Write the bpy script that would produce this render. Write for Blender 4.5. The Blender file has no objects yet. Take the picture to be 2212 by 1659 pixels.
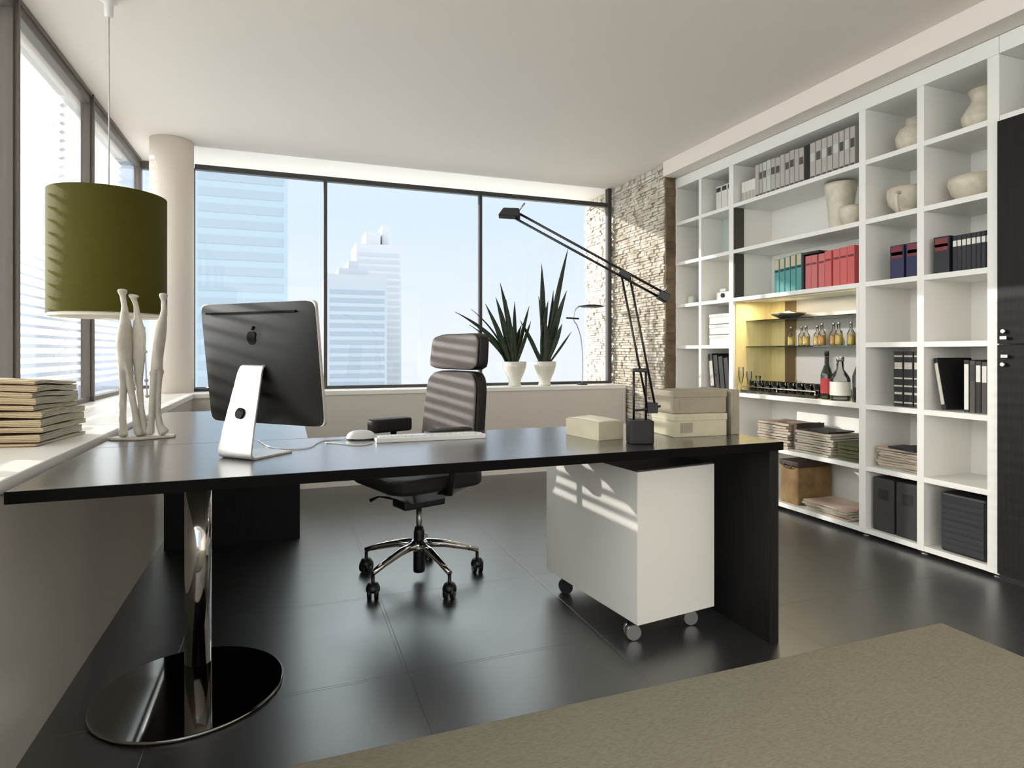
import bpy, bmesh, math, random
from mathutils import Vector, Matrix
R = math.radians
C = bpy.context.scene.collection
scene = bpy.context.scene

# ------------------------------------------------------------------ camera, sky, sun, exposure
YAW = R(20.2)
cd = bpy.data.cameras.new('camera'); cam = bpy.data.objects.new('camera', cd); C.objects.link(cam)
cam.location = (0, 0, 1.07); cam.rotation_euler = (R(90), 0, -YAW)
cd.sensor_width = 36; cd.lens = 36 * 1321 / 2212; cd.shift_y = -69.5 / 2212
cd.clip_start = 0.02; cd.clip_end = 2000
scene.camera = cam
scene.view_settings.view_transform = 'Standard'; scene.view_settings.look = 'None'
scene.view_settings.gamma = 1; scene.view_settings.use_curve_mapping = False
scene.view_settings.exposure = 0.14

SUN_DIR = Vector((1, -0.68, -0.29)).normalized()      # way the sunlight travels
w = bpy.data.worlds.new('sky'); scene.world = w; w.use_nodes = True
nt = w.node_tree; nt.nodes.clear()
def N(nt, t, **k):
    n = nt.nodes.new(t)
    for a, b in k.items(): setattr(n, a, b)
    return n
tc = N(nt, 'ShaderNodeTexCoord'); sep = N(nt, 'ShaderNodeSeparateXYZ')
nt.links.new(tc.outputs['Generated'], sep.inputs[0])
ramp = N(nt, 'ShaderNodeValToRGB')
mr = N(nt, 'ShaderNodeMapRange'); mr.inputs[1].default_value = -0.3; mr.inputs[2].default_value = 1.0
nt.links.new(sep.outputs['Z'], mr.inputs[0]); nt.links.new(mr.outputs[0], ramp.inputs[0])
cr = ramp.color_ramp
cr.elements[0].position = 0.0; cr.elements[0].color = (0.80, 0.82, 0.86, 1)
cr.elements[1].position = 1.0; cr.elements[1].color = (0.52, 0.68, 0.95, 1)
for p, c in ((0.22, (0.84, 0.88, 0.96, 1)), (0.40, (0.70, 0.82, 0.97, 1)), (0.55, (0.78, 0.86, 0.96, 1))):
    e = cr.elements.new(p); e.color = c
bg = N(nt, 'ShaderNodeBackground'); bg.inputs[1].default_value = 1.05
nt.links.new(ramp.outputs[0], bg.inputs[0])
# broad sky glow added left and behind the camera to brighten the room
glow_dir = Vector((-1.0, -0.40, 0.3)).normalized()
dot = N(nt, 'ShaderNodeVectorMath', operation='DOT_PRODUCT'); dot.inputs[1].default_value = glow_dir
nt.links.new(tc.outputs['Generated'], dot.inputs[0])
mg = N(nt, 'ShaderNodeMapRange', interpolation_type='SMOOTHSTEP'); mg.inputs[1].default_value = 0.15; mg.inputs[2].default_value = 1.0
mg.inputs[3].default_value = 0; mg.inputs[4].default_value = 4.0
nt.links.new(dot.outputs['Value'], mg.inputs[0])
bg2 = N(nt, 'ShaderNodeBackground'); bg2.inputs[0].default_value = (1, 0.94, 0.86, 1)
nt.links.new(mg.outputs[0], bg2.inputs[1])
# extra sky brightness added above the view to brighten floor reflections
mz = N(nt, 'ShaderNodeMapRange', interpolation_type='SMOOTHSTEP'); mz.inputs[1].default_value = 0.30; mz.inputs[2].default_value = 0.48
mz.inputs[3].default_value = 0; mz.inputs[4].default_value = 2.4
nt.links.new(sep.outputs['Z'], mz.inputs[0])
bg3 = N(nt, 'ShaderNodeBackground'); bg3.inputs[0].default_value = (0.90, 1.0, 0.98, 1); nt.links.new(mz.outputs[0], bg3.inputs[1])
add0 = N(nt, 'ShaderNodeAddShader'); nt.links.new(bg2.outputs[0], add0.inputs[0]); nt.links.new(bg3.outputs[0], add0.inputs[1])
add = N(nt, 'ShaderNodeAddShader'); out = N(nt, 'ShaderNodeOutputWorld')
nt.links.new(bg.outputs[0], add.inputs[0]); nt.links.new(add0.outputs[0], add.inputs[1]); nt.links.new(add.outputs[0], out.inputs[0])

sd = bpy.data.lights.new('sun', 'SUN'); sun = bpy.data.objects.new('sun', sd); C.objects.link(sun)
sd.energy = 6.5; sd.angle = R(0.6); sd.color = (1, 0.95, 0.87)
sun.rotation_euler = SUN_DIR.to_track_quat('-Z', 'Y').to_euler(); sun.location = (-8, 6, 6)

# ------------------------------------------------------------------ materials
def lin(c):
    return tuple(((v / 255) / 12.92 if v / 255 <= 0.04045 else ((v / 255 + 0.055) / 1.055) ** 2.4) for v in c)
def mat(name, rgb, rough=0.5, metal=0.0, spec=0.5, noise=0.0, nscale=8.0, stretch=(1, 1, 1), bump=0.0, bscale=None, coat=0.0, rgb2=None):
    m = bpy.data.materials.new(name); m.use_nodes = True; t = m.node_tree; b = t.nodes['Principled BSDF']
    c = lin(rgb)
    b.inputs['Base Color'].default_value = (*c, 1); b.inputs['Roughness'].default_value = rough
    b.inputs['Metallic'].default_value = metal; b.inputs['Specular IOR Level'].default_value = spec
    b.inputs['Coat Weight'].default_value = coat
    if noise or bump or rgb2:
        co = N(t, 'ShaderNodeTexCoord'); mp = N(t, 'ShaderNodeMapping'); mp.inputs['Scale'].default_value = stretch
        nz = N(t, 'ShaderNodeTexNoise'); nz.inputs['Scale'].default_value = nscale; nz.inputs['Detail'].default_value = 5
        t.links.new(co.outputs['Object'], mp.inputs[0]); t.links.new(mp.outputs[0], nz.inputs[0])
        if noise or rgb2:
            c2 = lin(rgb2) if rgb2 else tuple(v * (1 - noise) for v in c)
            c1 = c if rgb2 else tuple(min(1, v * (1 + noise)) for v in c)
            rp = N(t, 'ShaderNodeValToRGB'); rp.color_ramp.elements[0].position = 0.35; rp.color_ramp.elements[1].position = 0.65
            rp.color_ramp.elements[0].color = (*c2, 1); rp.color_ramp.elements[1].color = (*c1, 1)
            t.links.new(nz.outputs[0], rp.inputs[0]); t.links.new(rp.outputs[0], b.inputs['Base Color'])
        if bump:
            bp = N(t, 'ShaderNodeBump'); bp.inputs['Strength'].default_value = bump; bp.inputs['Distance'].default_value = 0.01
            if bscale:
                nz2 = N(t, 'ShaderNodeTexNoise'); nz2.inputs['Scale'].default_value = bscale; nz2.inputs['Detail'].default_value = 4
                t.links.new(mp.outputs[0], nz2.inputs[0]); t.links.new(nz2.outputs[0], bp.inputs['Height'])
            else: t.links.new(nz.outputs[0], bp.inputs['Height'])
            t.links.new(bp.outputs[0], b.inputs['Normal'])
    return m
def banded(name, rgb, rgb2, scale=60, direction='Z', dist=2.0, rough=0.8):
    """paper edges: thin lines across one direction"""
    m = mat(name, rgb, rough); t = m.node_tree; b = t.nodes['Principled BSDF']
    co = N(t, 'ShaderNodeTexCoord'); wv = N(t, 'ShaderNodeTexWave', bands_direction=direction); wv.inputs['Scale'].default_value = scale
    wv.inputs['Distortion'].default_value = dist; wv.inputs['Detail'].default_value = 3; wv.inputs['Detail Scale'].default_value = 1.5
    mx = N(t, 'ShaderNodeMix', data_type='RGBA'); mx.inputs[6].default_value = (*lin(rgb), 1); mx.inputs[7].default_value = (*lin(rgb2), 1)
    t.links.new(co.outputs['Object'], wv.inputs[0]); t.links.new(wv.outputs['Fac'], mx.inputs[0]); t.links.new(mx.outputs[2], b.inputs['Base Color'])
    return m
def glassy(name, tint=(1, 1, 1), alpha_rgb=0.93, rough=0.0, gloss=1.0):
    m = bpy.data.materials.new(name); m.use_nodes = True; t = m.node_tree; t.nodes.clear()
    o = N(t, 'ShaderNodeOutputMaterial'); tr = N(t, 'ShaderNodeBsdfTransparent'); gl = N(t, 'ShaderNodeBsdfGlossy')
    tr.inputs[0].default_value = (tint[0] * alpha_rgb, tint[1] * alpha_rgb, tint[2] * alpha_rgb, 1)
    gl.inputs['Roughness'].default_value = rough
    fr = N(t, 'ShaderNodeFresnel'); fr.inputs[0].default_value = 1.45; ml = N(t, 'ShaderNodeMath', operation='MULTIPLY'); ml.inputs[1].default_value = gloss
    mx = N(t, 'ShaderNodeMixShader'); t.links.new(fr.outputs[0], ml.inputs[0]); t.links.new(ml.outputs[0], mx.inputs[0])
    t.links.new(tr.outputs[0], mx.inputs[1]); t.links.new(gl.outputs[0], mx.inputs[2]); t.links.new(mx.outputs[0], o.inputs[0])
    return m
def translucent(name, rgb, mixf=0.5):
    m = bpy.data.materials.new(name); m.use_nodes = True; t = m.node_tree; t.nodes.clear()
    o = N(t, 'ShaderNodeOutputMaterial'); a = N(t, 'ShaderNodeBsdfDiffuse'); b = N(t, 'ShaderNodeBsdfTranslucent'); mx = N(t, 'ShaderNodeMixShader')
    a.inputs[0].default_value = (*lin(rgb), 1); b.inputs[0].default_value = (*lin(rgb), 1); mx.inputs[0].default_value = mixf
    t.links.new(a.outputs[0], mx.inputs[1]); t.links.new(b.outputs[0], mx.inputs[2]); t.links.new(mx.outputs[0], o.inputs[0])
    return m

def floor_mat():
    m = mat('dark_tile', (34, 32, 33), 0.30, spec=0.5); t = m.node_tree; b = t.nodes['Principled BSDF']; b.inputs['IOR'].default_value = 2.9
    co = N(t, 'ShaderNodeTexCoord'); mp = N(t, 'ShaderNodeMapping'); mp.inputs['Location'].default_value = (-0.375, -2.03 + 0.68 * 3, 0)
    br = N(t, 'ShaderNodeTexBrick'); br.offset = 0; br.squash = 1
    br.inputs['Scale'].default_value = 1; br.inputs['Brick Width'].default_value = 0.73; br.inputs['Row Height'].default_value = 0.68
    br.inputs['Mortar Size'].default_value = 0.007; br.inputs['Mortar Smooth'].default_value = 0.2
    br.inputs['Color1'].default_value = (*lin((32, 31, 32)), 1); br.inputs['Color2'].default_value = (*lin((25, 24, 25)), 1); br.inputs['Mortar'].default_value = (*lin((14, 14, 14)), 1)
    t.links.new(co.outputs['Object'], mp.inputs[0]); t.links.new(mp.outputs[0], br.inputs[0]); t.links.new(br.outputs[0], b.inputs['Base Color'])
    nz = N(t, 'ShaderNodeTexNoise'); nz.inputs['Scale'].default_value = 5; nz.inputs['Detail'].default_value = 6
    t.links.new(co.outputs['Object'], nz.inputs[0])
    r = N(t, 'ShaderNodeMapRange'); r.inputs[3].default_value = 0.32; r.inputs[4].default_value = 0.38
    t.links.new(nz.outputs[0], r.inputs[0]); t.links.new(r.outputs[0], b.inputs['Roughness'])
    bp = N(t, 'ShaderNodeBump'); bp.inputs['Strength'].default_value = 0.6; bp.inputs['Distance'].default_value = 0.003; bp.invert = True
    t.links.new(br.outputs['Fac'], bp.inputs['Height']); t.links.new(bp.outputs[0], b.inputs['Normal'])
    return m

M = {}
M['floor'] = floor_mat()
M['ceiling'] = mat('ceiling_plaster', (238, 228, 218), 0.9, spec=0.2)
M['wall'] = mat('grey_plaster', (214, 207, 198), 0.75, spec=0.3)
M['wall_gloss'] = mat('grey_lacquer', (200, 195, 186), 0.28, noise=0.03, nscale=2)
M['sill'] = mat('white_sill', (240, 236, 230), 0.35)
M['white'] = mat('white_lacquer', (236, 234, 228), 0.4)
M['frame'] = mat('window_metal', (104, 97, 90), 0.45, metal=0.3)
M['frame_dark'] = mat('dark_window_metal', (70, 68, 66), 0.45, metal=0.3)
M['glass'] = glassy('window_glass', (0.99, 1, 1), 0.98, gloss=0.6)
M['stone'] = mat('split_stone', (226, 219, 206), 0.9, rgb2=(190, 178, 160), nscale=9, bump=0.9, bscale=45)
M['brick'] = mat('brown_brick', (126, 108, 84), 0.9, rgb2=(92, 78, 60), nscale=7, bump=0.5)
M['desk'] = mat('dark_oak', (44, 35, 31), 0.30, rgb2=(26, 21, 19), nscale=6, stretch=(1.2, 22, 22), bump=0.05, coat=1.0, spec=0.8)
M['desk'].node_tree.nodes['Principled BSDF'].inputs['Coat Roughness'].default_value = 0.22
M['blackwood'] = mat('black_oak', (26, 23, 22), 0.55, spec=0.25, rgb2=(15, 14, 14), nscale=6, stretch=(16, 16, 1), bump=0.1)
M['edge'] = mat('black_edging', (11, 10, 10), 0.7, spec=0.08)
M['chrome'] = mat('chrome', (210, 208, 205), 0.08, metal=1)
M['steel'] = mat('brushed_steel', (170, 168, 165), 0.3, metal=1)
M['alu'] = mat('aluminium', (214, 212, 210), 0.32, metal=0.55)
M['black'] = mat('black_plastic', (16, 16, 17), 0.35)
M['matblack'] = mat('matt_black', (20, 19, 20), 0.6)
M['blackgloss'] = mat('black_glossy', (8, 8, 9), 0.04, coat=0.6)
M['blackmirror'] = mat('black_chrome', (150, 148, 146), 0.04, metal=1)
M['screenback'] = mat('dark_case', (22, 21, 20), 0.34, spec=0.22)
M['chairmesh'] = mat('grey_mesh', (98, 89, 86), 0.6, noise=0.12, nscale=200, bump=0.2)
M['olive'] = mat('olive_fabric', (74, 70, 18), 0.85, noise=0.05, nscale=150, bump=0.15, spec=0.2)
M['shade_in'] = translucent('white_shade_lining', (245, 240, 230), 0.5)
M['cord'] = mat('pale_cord', (190, 188, 182), 0.6)
M['statue'] = mat('pale_stoneware', (190, 184, 172), 0.7, noise=0.06, nscale=30, bump=0.3)
M['paper_tan'] = banded('tan_newsprint', (206, 188, 156), (150, 128, 96), 55)
M['paper_grey'] = banded('grey_newsprint', (196, 192, 176), (140, 138, 120), 55)
M['paper_pink'] = banded('pinkish_newsprint', (214, 192, 176), (150, 128, 112), 70)
M['paper_green'] = banded('green_newsprint', (96, 96, 62), (60, 60, 36), 70)
M['cream'] = mat('cream_card', (190, 183, 158), 0.8, noise=0.05, nscale=20, bump=0.1)
M['cream_dark'] = mat('grey_card', (150, 142, 124), 0.8, noise=0.05, nscale=20, bump=0.1)
M['sheet'] = mat('cream_paper', (226, 220, 200), 0.8, bump=0.2, nscale=12)
M['pot'] = mat('white_glazed_pot', (222, 220, 208), 0.3)
M['soil'] = mat('potting_soil', (50, 38, 28), 0.95, bump=0.6, nscale=40)
M['leaf'] = mat('snake_leaf', (44, 62, 36), 0.45, rgb2=(20, 34, 18), nscale=5, stretch=(1, 1, 6))
M['rug'] = mat('woven_rug', (152, 146, 130), 0.95, rgb2=(138, 131, 115), nscale=60, stretch=(1, 4, 1), bump=0.25, bscale=260, spec=0.1)
M['ceramic'] = mat('crackle_ceramic', (214, 206, 188), 0.35, rgb2=(200, 190, 170), nscale=25)
M['bottle_clear'] = glassy('clear_bottle_glass', (0.95, 0.97, 0.95), 0.86, gloss=1.4)
M['bottle_green'] = mat('dark_green_glass', (34, 42, 30), 0.1, coat=0.4)
M['tumbler'] = glassy('smoked_tumbler_glass', (0.45, 0.42, 0.42), 0.7, gloss=1.6)
M['yellow_liquid'] = mat('yellow_liquid', (236, 204, 104), 0.3)
M['amber_liquid'] = mat('amber_liquid', (222, 158, 66), 0.3)
M['red_label'] = mat('red_label', (190, 62, 66), 0.5)
M['white_label'] = mat('white_label', (226, 224, 216), 0.6)
M['shelf_glass'] = glassy('green_shelf_glass', (0.75, 0.85, 0.80), 0.8, gloss=1.0)
M['niche_warm_lit'] = mat('warm_lit_panel', (230, 212, 156), 0.5, noise=0.05, nscale=5, stretch=(8, 8, 1))  # warm lamp light put into the panel colour
M['niche_brown_reflection'] = mat('brown_mirror_reflection', (112, 92, 64), 0.5)  # tones reflected in the mirrored back, put in as flat colour
M['niche_grey_reflection'] = mat('grey_mirror_reflection', (176, 172, 170), 0.25)  # grey room reflection painted onto the niche back
M['darkpanel'] = mat('anthracite_panel', (64, 60, 54), 0.5)
M['suitcase'] = mat('tan_leather', (146, 116, 70), 0.6, rgb2=(116, 88, 54), nscale=10, bump=0.2)
M['brownleather'] = mat('brown_leather', (60, 44, 34), 0.55)
M['charcoal'] = mat('charcoal_card', (52, 50, 50), 0.6)
M['teal'] = mat('teal_cloth', (84, 150, 148), 0.6)
M['beige_cloth'] = mat('beige_spine', (200, 182, 150), 0.6)
M['red'] = mat('red_cloth', (206, 100, 98), 0.6)
M['red2'] = mat('rose_cloth', (200, 112, 112), 0.6)
M['navy'] = mat('navy_cloth', (38, 40, 78), 0.55)
M['darkred'] = mat('dark_red_print', (120, 44, 50), 0.5)
M['ink'] = mat('ink_black_cloth', (22, 24, 34), 0.5)
M['bookblack'] = mat('black_cloth', (20, 19, 20), 0.5)
M['gold'] = mat('silver_print', (196, 190, 178), 0.4)
M['binder_a'] = mat('grey_binder', (178, 172, 164), 0.6)
M['binder_b'] = mat('pale_grey_binder', (196, 198, 190), 0.6)
M['binder_dark'] = mat('dark_binder_gap', (78, 72, 70), 0.6)
M['pages'] = mat('book_pages', (232, 228, 216), 0.9)
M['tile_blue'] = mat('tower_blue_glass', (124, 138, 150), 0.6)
M['facade'] = mat('pale_facade', (142, 146, 154), 0.8)  # distance haze put into the facade colours
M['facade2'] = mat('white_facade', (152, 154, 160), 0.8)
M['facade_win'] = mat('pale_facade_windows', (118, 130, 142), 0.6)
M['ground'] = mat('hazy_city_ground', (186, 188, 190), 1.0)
M['blind'] = translucent('white_blind_slat', (252, 252, 252), 0.7)
M['white_plastic'] = mat('white_plastic', (226, 226, 224), 0.3)
M['lens'] = mat('lens_glass', (10, 10, 12), 0.05)

# ------------------------------------------------------------------ mesh helpers
class MB:
    def __init__(s): s.v = []; s.f = []; s.mi = []; s.smooth = []
    def add(s, vs, fs, mi=0, sm=False):
        o = len(s.v); s.v += [tuple(v) for v in vs]
        for f in fs: s.f.append([o + i for i in f]); s.mi.append(mi); s.smooth.append(sm)
        return s
    def box(s, x0, x1, y0, y1, z0, z1, mi=0, T=None):
        vs = [Vector((x, y, z)) for z in (z0, z1) for y in (y0, y1) for x in (x0, x1)]
        if T is not None: vs = [T @ v for v in vs]
        return s.add(vs, [(0, 2, 3, 1), (4, 5, 7, 6), (0, 1, 5, 4), (2, 6, 7, 3), (0, 4, 6, 2), (1, 3, 7, 5)], mi)
    def lathe(s, prof, cx=0, cy=0, cz=0, n=32, mi=0, cap=True):
        vs = []; fs = []
        for r, z in prof:
            for k in range(n):
                a = 2 * math.pi * k / n; vs.append((cx + r * math.cos(a), cy + r * math.sin(a), cz + z))
        for i in range(len(prof) - 1):
            for k in range(n):
                k2 = (k + 1) % n; fs.append((i * n + k, i * n + k2, (i + 1) * n + k2, (i + 1) * n + k))
        s.add(vs, fs, mi, True)
        if cap:
            o = len(s.v) - len(vs)
            for base, rev in ((0, True), ((len(prof) - 1) * n, False)):
                if prof[0 if rev else -1][0] > 1e-5:
                    idx = [o + base + k for k in range(n)]
                    s.f.append(idx[::-1] if rev else idx); s.mi.append(mi); s.smooth.append(False)
        return s
    def tube(s, pts, r, n=10, mi=0, radii=None, closed=False, sx=1.0):
        pts = [Vector(p) for p in pts]; vs = []; fs = []
        for i, p in enumerate(pts):
            a = pts[max(i - 1, 0)]; b = pts[min(i + 1, len(pts) - 1)]; t = (b - a).normalized()
            up = Vector((0, 0, 1)) if abs(t.z) < 0.95 else Vector((1, 0, 0))
            u = t.cross(up).normalized(); w_ = u.cross(t).normalized(); rr = radii[i] if radii else r
            for k in range(n):
                q = 2 * math.pi * k / n; vs.append(p + u * math.cos(q) * rr * sx + w_ * math.sin(q) * rr)
        for i in range(len(pts) - 1):
            for k in range(n):
                k2 = (k + 1) % n; fs.append((i * n + k, (i + 1) * n + k, (i + 1) * n + k2, i * n + k2))
        s.add(vs, fs, mi, True); o = len(s.v) - len(vs)
        s.f.append([o + k for k in range(n)]); s.mi.append(mi); s.smooth.append(False)
        s.f.append([o + (len(pts) - 1) * n + k for k in range(n)][::-1]); s.mi.append(mi); s.smooth.append(False)
        return s
    def prism(s, poly, z0, z1, mi=0, T=None):
        n = len(poly); vs = [Vector((x, y, z)) for z in (z0, z1) for x, y in poly]
        if T is not None: vs = [T @ v for v in vs]
        return s.add(vs, [tuple(range(n))[::-1], tuple(range(n, 2 * n))] + [(i, (i + 1) % n, n + (i + 1) % n, n + i) for i in range(n)], mi)
    def build(s, name, mats, parent=None, bevel=0, seg=2, loc=None):
        me = bpy.data.meshes.new(name); me.from_pydata(s.v, [], s.f)
        if not isinstance(mats, (list, tuple)): mats = [mats]
        for m in mats: me.materials.append(m)
        for p, i, sm in zip(me.polygons, s.mi, s.smooth): p.material_index = i; p.use_smooth = sm
        me.update()
        bm = bmesh.new(); bm.from_mesh(me); bmesh.ops.recalc_face_normals(bm, faces=bm.faces); bm.to_mesh(me); bm.free()
        o = bpy.data.objects.new(name, me); C.objects.link(o)
        if parent is not None: o.parent = parent
        if loc is not None: o.location = loc
        if bevel:
            md = o.modifiers.new('bevel', 'BEVEL'); md.width = bevel; md.segments = seg; md.limit_method = 'ANGLE'; md.angle_limit = R(40)
        return o
def tag(o, label=None, cat=None, group=None, kind=None):
    if label: o['label'] = label
    if cat: o['category'] = cat
    if group: o['group'] = group
    if kind: o['kind'] = kind
    return o
def empty(name, loc, rz=0, label=None, cat=None, group=None):
    o = bpy.data.objects.new(name, None); C.objects.link(o); o.location = loc; o.rotation_euler = (0, 0, rz); o.empty_display_size = 0.05
    return tag(o, label, cat, group)
def struct(o): o['kind'] = 'structure'; return o
def copy_tree(o, parent=None):
    c = o.copy(); C.objects.link(c)
    if parent is not None: c.parent = parent; c.matrix_parent_inverse = o.matrix_parent_inverse
    for ch in list(o.children): copy_tree(ch, c)
    return c
ORD = ['first', 'second', 'third', 'fourth', 'fifth', 'sixth', 'seventh', 'eighth', 'ninth', 'tenth', 'eleventh', 'twelfth', 'thirteenth', 'fourteenth', 'fifteenth', 'sixteenth', 'seventeenth', 'eighteenth', 'nineteenth', 'twentieth']

# ------------------------------------------------------------------ room shell
CZ = 2.68
WX = -1.17                      # plane of the left glazing
struct(MB().box(-1.25, 3.65, -3.5, 6.0, -0.12, 0).build('floor', M['floor']))
struct(MB().box(-1.36, 3.65, -3.5, 5.97, CZ, CZ + 0.25).build('ceiling', M['ceiling']))
# parapet under the left windows, its sill
struct(MB().box(-1.22, -0.655, -3.5, 5.98, 0, 0.725).build('wall_left', M['wall_gloss']))
struct(MB().box(-1.22, -0.645, -3.5, 5.98, 0.725, 0.76).build('trim_1', M['sill'], bevel=0.003))
struct(MB().box(-0.655, 3.0, 5.05, 5.40, 0, 0.725).build('wall_back', M['wall']))
struct(MB().box(-0.645, 3.0, 5.04, 5.40, 0.725, 0.76).build('trim_2', M['sill'], bevel=0.003))
struct(MB().box(-0.655, 3.0, 5.035, 5.05, 0, 0.075).build('baseboard_back', M['sill']))
struct(MB().box(3.53, 3.65, -3.5, 4.46, 0, CZ).build('wall_right', M['wall']))
# unseen wall behind the camera, its wide opening added to let light in
fw = MB(); fw.box(-1.22, 3.65, -3.62, -3.5, 0, 0.5); fw.box(-1.22, 3.65, -3.62, -3.5, 2.5, CZ)
fw.box(-1.22, -0.9, -3.62, -3.5, 0.5, 2.5); fw.box(2.9, 3.65, -3.62, -3.5, 0.5, 2.5)
struct(fw.build('wall_front', M['wall']))
# boxed-out ceiling strip over the bookcase
struct(MB().box(2.995, 3.65, -3.5, 4.43, 2.556, CZ).build('trim_3', M['ceiling'], bevel=0.003))
# round column
struct(MB().lathe([(0.15, 0.76), (0.15, CZ)], -0.825, 5.28, 0, 64).build('column', M['ceiling']))

# stone clad wall
random.seed(4)
st = MB(); st.box(3.06, 3.65, 4.46, 5.95, 0, CZ)
z = 0.0
while z < CZ - 0.001:
    hgt = min(random.uniform(0.018, 0.036), CZ - z); y = 4.47
    if CZ - z - hgt < 0.015: hgt = CZ - z
    while y < 5.949:
        L = random.uniform(0.03, 0.12); y2 = min(y + L, 5.95)
        if 5.95 - y2 < 0.03: y2 = 5.95
        p = random.uniform(0.0, 0.026); g = 0.0015
        a = [random.uniform(-0.006, 0.006) for _ in range(4)]
        x = 3.045 - p
        vs = [(3.07, y + g, z + g), (3.07, y2 - g, z + g), (3.07, y2 - g, z + hgt - g), (3.07, y + g, z + hgt - g),
              (x + a[0], y + g, z + g), (x + a[1], y2 - g, z + g), (x + a[2], y2 - g, z + hgt - g), (x + a[3], y + g, z + hgt - g)]
        st.add(vs, [(0, 1, 2, 3), (4, 7, 6, 5), (0, 4, 5, 1), (1, 5, 6, 2), (2, 6, 7, 3), (3, 7, 4, 0)])
        y = y2
    z += hgt
struct(st.build('wall_stone', M['stone'], bevel=0.003, seg=1))
br = MB(); zz = 0
while zz < CZ - 0.005:
    h2 = min(0.062, CZ - zz); br.box(3.035 + random.uniform(0, 0.006), 3.14, 4.445 + random.uniform(0, 0.004), 4.462, zz, zz + h2 - 0.003); zz += 0.065
br.box(3.045, 3.15, 4.452, 4.4605, 0, CZ)
struct(br.build('trim_4', M['brick']))

# ------------------------------------------------------------------ glazing
def window_left(n, y0, y1):
    f = MB(); x0, x1 = WX - 0.03, WX + 0.02
    f.box(x0, x1, y0 - 0.022, y0 + 0.022, 0.76, CZ); f.box(x0, x1, y0 + 0.022, y1 - 0.022, CZ - 0.07, CZ); f.box(x0, x1, y0 + 0.022, y1 - 0.022, 0.76, 0.785)
    f.box(x0 - 0.0, x1 + 0.018, y0 - 0.008, y0 + 0.008, 0.76, CZ)
    f.box(x0 + 0.03, x1 + 0.012, y0 + 0.022, y1 - 0.022, CZ - 0.022, CZ)
    o = struct(f.build('window_%d' % n, M['frame'], bevel=0.002))
    MB().box(WX - 0.008, WX - 0.002, y0 + 0.02, y1 - 0.02, 0.78, CZ - 0.065).build('pane', M['glass'], o)
    return o
ys = [-2.24, -1.12, 0.0, 1.12, 2.24, 3.36, 4.50, 5.88]
for i in range(len(ys) - 1): window_left(i + 1, ys[i], ys[i + 1])
# corner pieces behind the column
f = MB(); f.box(WX - 0.03, -0.9, 5.90, 5.95, CZ - 0.07, CZ); f.box(WX - 0.03, -0.9, 5.90, 5.95, 0.76, 0.785); f.box(WX - 0.03, WX + 0.02, 5.88, 5.95, 0.76, CZ)
o = struct(f.build('window_8', M['frame'], bevel=0.002)); MB().box(WX + 0.02, -0.9, 5.92, 5.926, 0.785, CZ - 0.07).build('pane', M['glass'], o)
f = MB(); f.box(-0.92, -0.88, 5.42, 5.95, CZ - 0.05, CZ); f.box(-0.92, -0.88, 5.42, 5.95, 0.76, 0.785)
o = struct(f.build('window_9', M['frame'], bevel=0.002)); MB().box(-0.903, -0.897, 5.42, 5.95, 0.785, CZ - 0.05).build('pane', M['glass'], o)
struct(MB().box(-0.96, -0.655, 5.30, 5.98, 0.70, 0.76).build('trim_5', M['sill']))
# back glazing: three bays, thin dark frames, a clear strip above the transom rail
xs = [-0.69, 0.302, 1.657, 3.0]
for i in range(3):
    f = MB(); a, b = xs[i], xs[i + 1]
    f.box(a - 0.014 if i else a, a + 0.014, 5.325, 5.375, 0.76, 2.50)
    f.box(a + 0.014, b - 0.014, 5.325, 5.375, 2.495, 2.535); f.box(a + 0.014, b - 0.014, 5.325, 5.375, 0.76, 0.785)
    if i: f.box(a - 0.0139, a + 0.0139, 5.3251, 5.3749, 2.49, 2.5349)
    if i == 2: f.box(b - 0.034, b + 0.006, 5.32, 5.38, 0.76, CZ)
    o = struct(f.build('window_%d' % (10 + i), M['frame_dark'], bevel=0.002))
    MB().box(a + 0.012, b - 0.012, 5.347, 5.353, 0.78, 2.50).build('pane', M['glass'], o)
    MB().box(a + 0.001, b - (0.034 if i == 2 else 0.001), 5.347, 5.353, 2.53, CZ).build('transom_pane', M['glass'], o)

# exterior venetian blinds outside the left windows
def blind(y0, y1, label, tilt=12, wd=0.019):
    m = MB(); z = 0.86; t = R(tilt)
    while z < 2.62:
        dx, dz = math.cos(t) * wd, math.sin(t) * wd; x = -1.30
        vs = [(x - dx, y0, z - dz), (x + dx, y0, z + dz), (x + dx, y1, z + dz), (x - dx, y1, z - dz)]
        n = Vector((-dz, 0, dx)).normalized() * 0.0008
        vs2 = [Vector(v) + n for v in vs] + [Vector(v) - n for v in vs]
        m.add(vs2, [(0, 1, 2, 3), (7, 6, 5, 4), (0, 4, 5, 1), (1, 5, 6, 2), (2, 6, 7, 3), (3, 7, 4, 0)]); z += 0.054
    o = empty('venetian_blind', (0, 0, 0), 0, label, 'blind')
    m.build('slats', M['blind'], o)
    MB().box(-1.325, -1.275, y0, y1, 2.64, 2.68).build('head_rail', M['blind'], o)
    for y in (y0 + 0.12, y1 - 0.12): MB().tube([(-1.30, y, 0.86), (-1.30, y, 2.64)], 0.0015, 5).build('ladder_cord', M['cord'], o)
    return o
blind(1.15, 3.33, 'white slatted blind outside the left window nearest the camera')
blind(3.39, 4.47, 'white slatted blind outside the left window behind the lamp shade', 38, 0.025)
blind(4.53, 5.86, 'white slatted blind outside the left window beside the column', 38, 0.025)

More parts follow.
